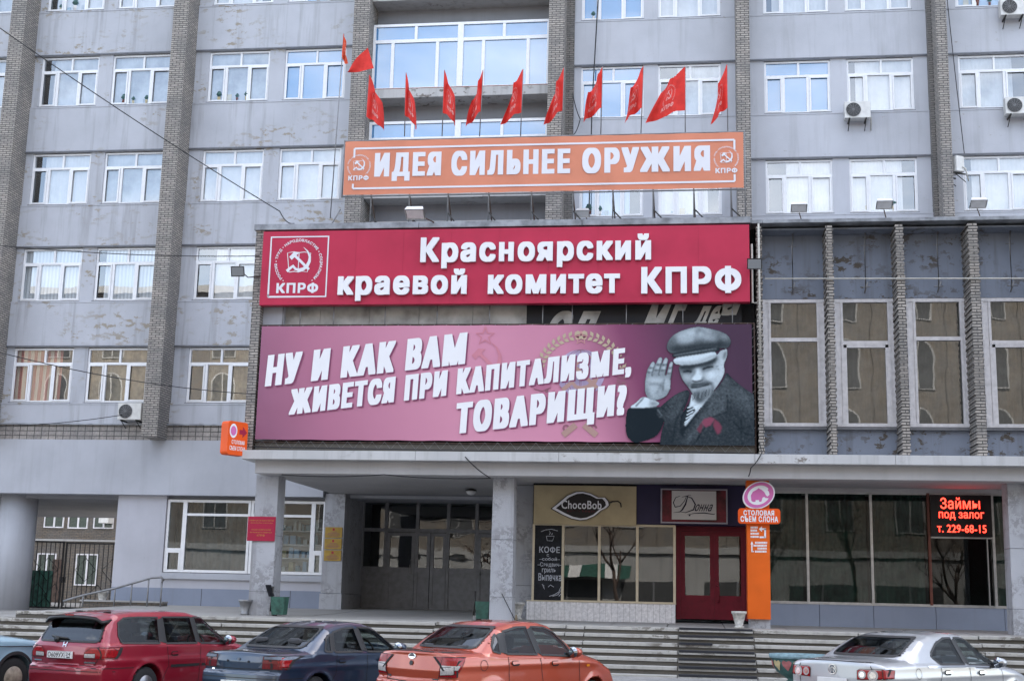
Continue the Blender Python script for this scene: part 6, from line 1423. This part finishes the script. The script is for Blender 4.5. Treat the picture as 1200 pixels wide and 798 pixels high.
build_car('copper_sedan', 'copper-red sedan with angular red and clear tail lights', P, -4.08, 19.30, 1.01, 'paint_copper',
    [[(.98, 1.06), (1.12, 1.03), (1.20, 1.30), (1.12, 1.25), (1.0, 1.14)], [(1.26, 1.02), (1.98, 1.0), (1.94, 1.405), (1.7, 1.40), (1.36, 1.34)], [(2.08, .995), (2.94, .955), (2.76, 1.16), (2.58, 1.33), (2.4, 1.395), (2.06, 1.41)]],
    [(-.58, 1.10), (.58, 1.10), (.50, 1.40), (-.50, 1.40)],
    [('b', [(-.78, .71), (-.52, .71), (-.545, .87), (-.56, .99), (-.78, .985)], 'lamp_red'), ('b', [(-.76, .75), (-.545, .735), (-.555, .84), (-.76, .855)], 'lamp_clear'), ('s', [(.10, .73), (.22, .78), (.36, .985), (.10, .985)], 'lamp_red'), ('s', [(.10, .80), (.2, .81), (.24, .87), (.10, .87)], 'lamp_clear')], ex, sp=7)

# navy saloon with a wide tail panel
P = dict(cab=(.68, 3.3), shelf=.75, top_shelf=.92, seat_x=2.12, wheel_side=-1, L=4.45, W=1.695, zs=.18, wr=.29, ax_r=.97, ax_f=3.55, crown=.07, plan_r=.14, plan_f=.32, tumble=.47, crease=.72,
    top_x=[-.3, .03, .14, .4, .74, 1.0, 1.4, 1.75, 2.1, 2.5, 2.75, 3.1, 3.4, 4.0, 4.35, 4.5, 4.9], top_z=[.90, .945, .955, .965, .985, 1.12, 1.31, 1.375, 1.40, 1.385, 1.33, 1.13, .985, .87, .72, .55, .3],
    belt_x=[0, 1, 2, 3, 3.7, 4.5], belt_z=[.90, .91, .90, .88, .84, .75], rear_z=[.13, .28, .5, .62, .66, .8, .95, 1.1], rear_x=[.14, .04, .0, .01, .07, .07, .10, .06], front_z=[.13, .28, .5, .75, 1.1], front_x=[4.36, 4.44, 4.44, 4.34, 3.9],
    windscreen=[(2.8, -.52), (2.8, .52), (3.32, .64), (3.32, -.64)], mirror=(3.0, .98), handles=[(1.55, .80), (2.6, .79)], handle_m='paint_navy', rear_seams=[[(0, .95), (.66, .93), (.70, .86), (.68, .70), (0, .69)], [(0, .56), (.8, .56)]],
    seams=[[(1.2, .4), (1.4, .6), (1.42, .90)], [(2.2, .26), (2.22, .88)], [(3.15, .26), (3.18, .85)], [(1.4, .25), (3.15, .25)], [(.02, .56), (.62, .56)]])
def ex(car, t, body):
    o = on_rear(car, t, 'tail_panel', [(rectp(-.46, .46, .72, .885), 'panel_worn')], .008); on_rear(car, t, 'badge', [(disc(.0, .83, .028, .02), 'panel_worn')], .012); [on_rear(car, t, 'bolt', [(disc(y_, .80, .016), 'seam_dark')], .012) for y_ in (-.2, .22)]; on_rear(car, t, 'maker_mark', [(rectp(.5, .56, .655, .68), 'chrome')], .008); on_rear(car, t, 'model_mark', [(rectp(-.6, -.42, .655, .675), 'panel_worn')], .008); plate(car, t, .46, '', '', 0)
build_car('navy_sedan', 'dark navy sedan with a worn grey tail panel and no visible plate', P, -6.91, 19.92, 1.168, 'paint_navy',
    [[(1.16, .945), (1.32, .935), (1.42, 1.20), (1.3, 1.14)], [(1.40, .932), (2.12, .925), (2.10, 1.30), (1.8, 1.285), (1.52, 1.23)], [(2.24, .922), (3.12, .90), (2.92, 1.08), (2.7, 1.24), (2.5, 1.295), (2.22, 1.305)]],
    [(-.60, 1.0), (.60, 1.0), (.50, 1.305), (-.50, 1.305)],
    [('b', [(-.80, .70), (-.46, .70), (-.46, .89), (-.62, .90), (-.80, .89)], 'lamp_dark_red'), ('s', [(.12, .71), (.30, .73), (.42, .80), (.34, .87), (.12, .89)], 'lamp_red'), ('b', [(-.80, .84), (-.48, .84), (-.48, .885), (-.80, .885)], 'panel_worn')], ex, sp=6)

# crimson estate car
P = dict(cab=(.14, 3.35), shelf=1.0, top_shelf=.86, seat_x=2.2, wheel_side=-1, L=4.6, W=1.695, zs=.18, wr=.30, ax_r=1.08, ax_f=3.70, crown=.06, plan_r=.13, plan_f=.32, tumble=.36, crease=.70,
    top_x=[-.3, -.02, .05, .10, .22, .36, .5, 1.0, 1.8, 2.4, 2.75, 3.1, 3.45, 4.1, 4.5, 4.65, 5.0], top_z=[.70, .93, .99, 1.04, 1.24, 1.40, 1.455, 1.49, 1.50, 1.475, 1.41, 1.18, 1.01, .89, .74, .55, .3],
    belt_x=[0, 1, 2, 3, 3.8, 4.6], belt_z=[.94, .94, .93, .90, .85, .75], rear_z=[.13, .28, .5, .60, .64, .8, .95, 1.1, 1.5], rear_x=[.12, .02, -.02, -.01, .05, .03, .05, .10, .3], front_z=[.13, .28, .5, .75, 1.1], front_x=[4.5, 4.59, 4.59, 4.48, 4.1],
    windscreen=[(2.82, -.54), (2.82, .54), (3.36, .65), (3.36, -.65)], mirror=(3.08, 1.0), handles=[(1.72, .80), (2.72, .79)], handle_m='paint_crimson', rear_seams=[[(0, .64), (.60, .64), (.66, .72), (.66, .94)], [(0, .55), (.8, .55)]],
    seams=[[(1.42, .36), (1.58, .6), (1.52, .95)], [(2.38, .26), (2.40, .93)], [(3.28, .26), (3.3, .86)], [(1.5, .25), (3.3, .25)], [(.0, .60), (.75, .60)]])
def ex(car, t, body):
    plate(car, t, .79, 'О609УХ', '24', .06); on_rear(car, t, 'badge', [(stroke([(-.035, .985), (-.028, .915)], .014), 'chrome'), (stroke([(.035, .985), (.028, .915)], .014), 'chrome'), (stroke([(-.03, .945), (.03, .945)], .014), 'chrome')], .014)
    on_rear(car, t, 'model_mark', [(rectp(-.62, -.42, .675, .70), 'chrome'), (rectp(.48, .66, .685, .705), 'chrome')], .009)
    b = MB(); V = []
    for k in range(13):
        y = -.60+1.2*k/12; e = 1-.25*abs(y/.6)**3; p = car.project('t', [.42], [y], 0)[0]; zt = p[2]+.01
        V += [(.42, y, zt), (.42-.30*e, y, zt-.03), (.42-.31*e, y, zt-.075), (.44, y, zt-.06)]
    b.add(V, [(4*k+i, 4*k+(i+1) % 4, 4*k+4+(i+1) % 4, 4*k+4+i) for k in range(12) for i in range(4)]+[(0, 1, 2, 3), (48, 49, 50, 51)], 'car_trim', True)
    b2 = MB(); b2.add([(v[0], v[1], v[2]+.012) for i, v in enumerate(V) if i % 4 in (0, 1)], [(2*k, 2*k+1, 2*k+3, 2*k+2) for k in range(12)], 'paint_crimson', True); so_ = b.build('spoiler', t); b2.build('spoiler_top', so_)
    b = MB(); b.box(.085, .10, -.08, .08, 1.405, 1.425, 'lamp_red'); b.build('brake_light', so_)
    for y in (.3, -.3): b = MB(); p = car.project('t', [.62], [y], 0)[0]; b.lathe([(.08, 0), (.07, .02), (.01, .025)], (p[0], y, p[2]), 'car_trim', 12); b.v = [(p[0]+(v[0]-p[0])*.6, v[1], v[2]) for v in b.v]; b.build('roof_cap', t)
    b = MB(); q = car.project('b', [.2, -.02, .2, .33], [1.045, 1.03, 1.07, 1.06], .03); b.tube([tuple(q[3]), tuple(q[0]), tuple(q[1])], .018, 'car_trim', 6); b.lathe([(.05, 0), (.04, .05)], tuple(q[0]-np.array([.03, 0, .03])), 'car_trim', 12, 'x'); b.build('rear_wiper', t)
    for kd in 'rl': b = MB(); line(b, car, kd, [(1.62, .60), (2.36, .60)], .045, 'car_trim', .016); line(b, car, kd, [(2.42, .60), (3.26, .60)], .045, 'car_trim', .016); b.build('side_moulding', t)
build_car('crimson_estate', 'crimson estate car with a white number plate and black rear spoiler', P, -9.96, 20.41, 1.257, 'paint_crimson',
    [[(.50, .985), (1.36, .965), (1.46, 1.38), (1.0, 1.385), (.66, 1.37), (.52, 1.30), (.46, 1.1)], [(1.52, .962), (2.32, .952), (2.30, 1.385), (1.58, 1.385)], [(2.42, .95), (3.26, .925), (3.0, 1.14), (2.74, 1.33), (2.58, 1.375), (2.40, 1.385)]],
    [(-.63, 1.0), (.63, 1.0), (.54, 1.375), (-.54, 1.375)],
    [('b', [(-.80, .745), (-.40, .745), (-.42, .84), (-.52, .915), (-.80, .92)], 'lamp_red'), ('b', [(-.62, .76), (-.42, .76), (-.43, .82), (-.62, .825)], 'lamp_clear'), ('s', [(.10, .75), (.34, .76), (.44, .84), (.30, .915), (.10, .92)], 'lamp_red')], ex, sp=8)

# pale blue old saloon at the left end, only its nose in view
P = dict(cab=(.9, 3.2), shelf=.7, top_shelf=.98, seat_x=2.2, wheel_side=1, L=4.74, W=1.80, zs=.2, wr=.335, ax_r=1.15, ax_f=3.95, crown=.06, plan_r=.10, plan_f=.12, tumble=.42, crease=.86,
    top_x=[-.3, .05, .3, .8, 1.1, 1.45, 1.8, 2.2, 2.6, 2.85, 3.1, 3.3, 4.0, 4.5, 4.7, 5.1], top_z=[.9, .97, .99, 1.02, 1.18, 1.38, 1.47, 1.49, 1.47, 1.38, 1.16, 1.06, 1.03, .97, .86, .5],
    belt_x=[0, 1, 2, 3, 4, 4.8], belt_z=[.94, .96, .96, .95, .93, .9], rear_z=[.15, .4, .9, 1.1], rear_x=[.1, .02, .06, .1], front_z=[.15, .4, .85, 1.1], front_x=[4.66, 4.72, 4.68, 4.5],
    windscreen=[(2.92, -.54), (2.92, .54), (3.22, .64), (3.22, -.64)], mirror=(2.95, 1.06), handles=[(1.75, .86), (2.75, .86)], handle_m='chrome', rear_seams=[[(0, .96), (.6, .95), (.62, .7)]],
    seams=[[(1.5, .4), (1.52, .95)], [(2.4, .26), (2.42, .95)], [(3.3, .3), (3.3, .92)], [(3.3, .86), (4.6, .84)]])
def ex(car, t, body):
    b = MB(); line(b, car, 'r', arc(car.ax_f, car.wr, car.wr+.075, -10, 190, 30), .05, 'car_trim', .012); b.build('arch_trim', t)
    b = MB(); b.box(4.66, 4.80, -.88, .88, .48, .58, 'chrome'); b.box(4.45, 4.72, -.92, -.84, .48, .58, 'chrome'); b.build('bumper', t, .02)
    for k in (-1, 1): h = MB(); h.lathe([(.1, 0), (.1, .05), (.02, .07)], (4.62, k*.68, .78), 'lamp_clear', 18, 'x'); h.build('headlight', t)
build_car('pale_blue_sedan', 'old pale blue sedan with a cream wheel, cut off by the left edge', P, -13.55, 18.1, 1.2, 'paint_ice',
    [[(1.35, 1.01), (2.34, 1.0), (2.3, 1.38), (1.75, 1.37)], [(2.44, 1.0), (3.16, .995), (2.86, 1.33), (2.46, 1.38)]], [(-.6, 1.05), (.6, 1.05), (.52, 1.38), (-.52, 1.38)],
    [('b', [(-.78, .7), (-.6, .7), (-.6, .86), (-.78, .86)], 'lamp_red')], ex, rim='rim_cream', sp=0)
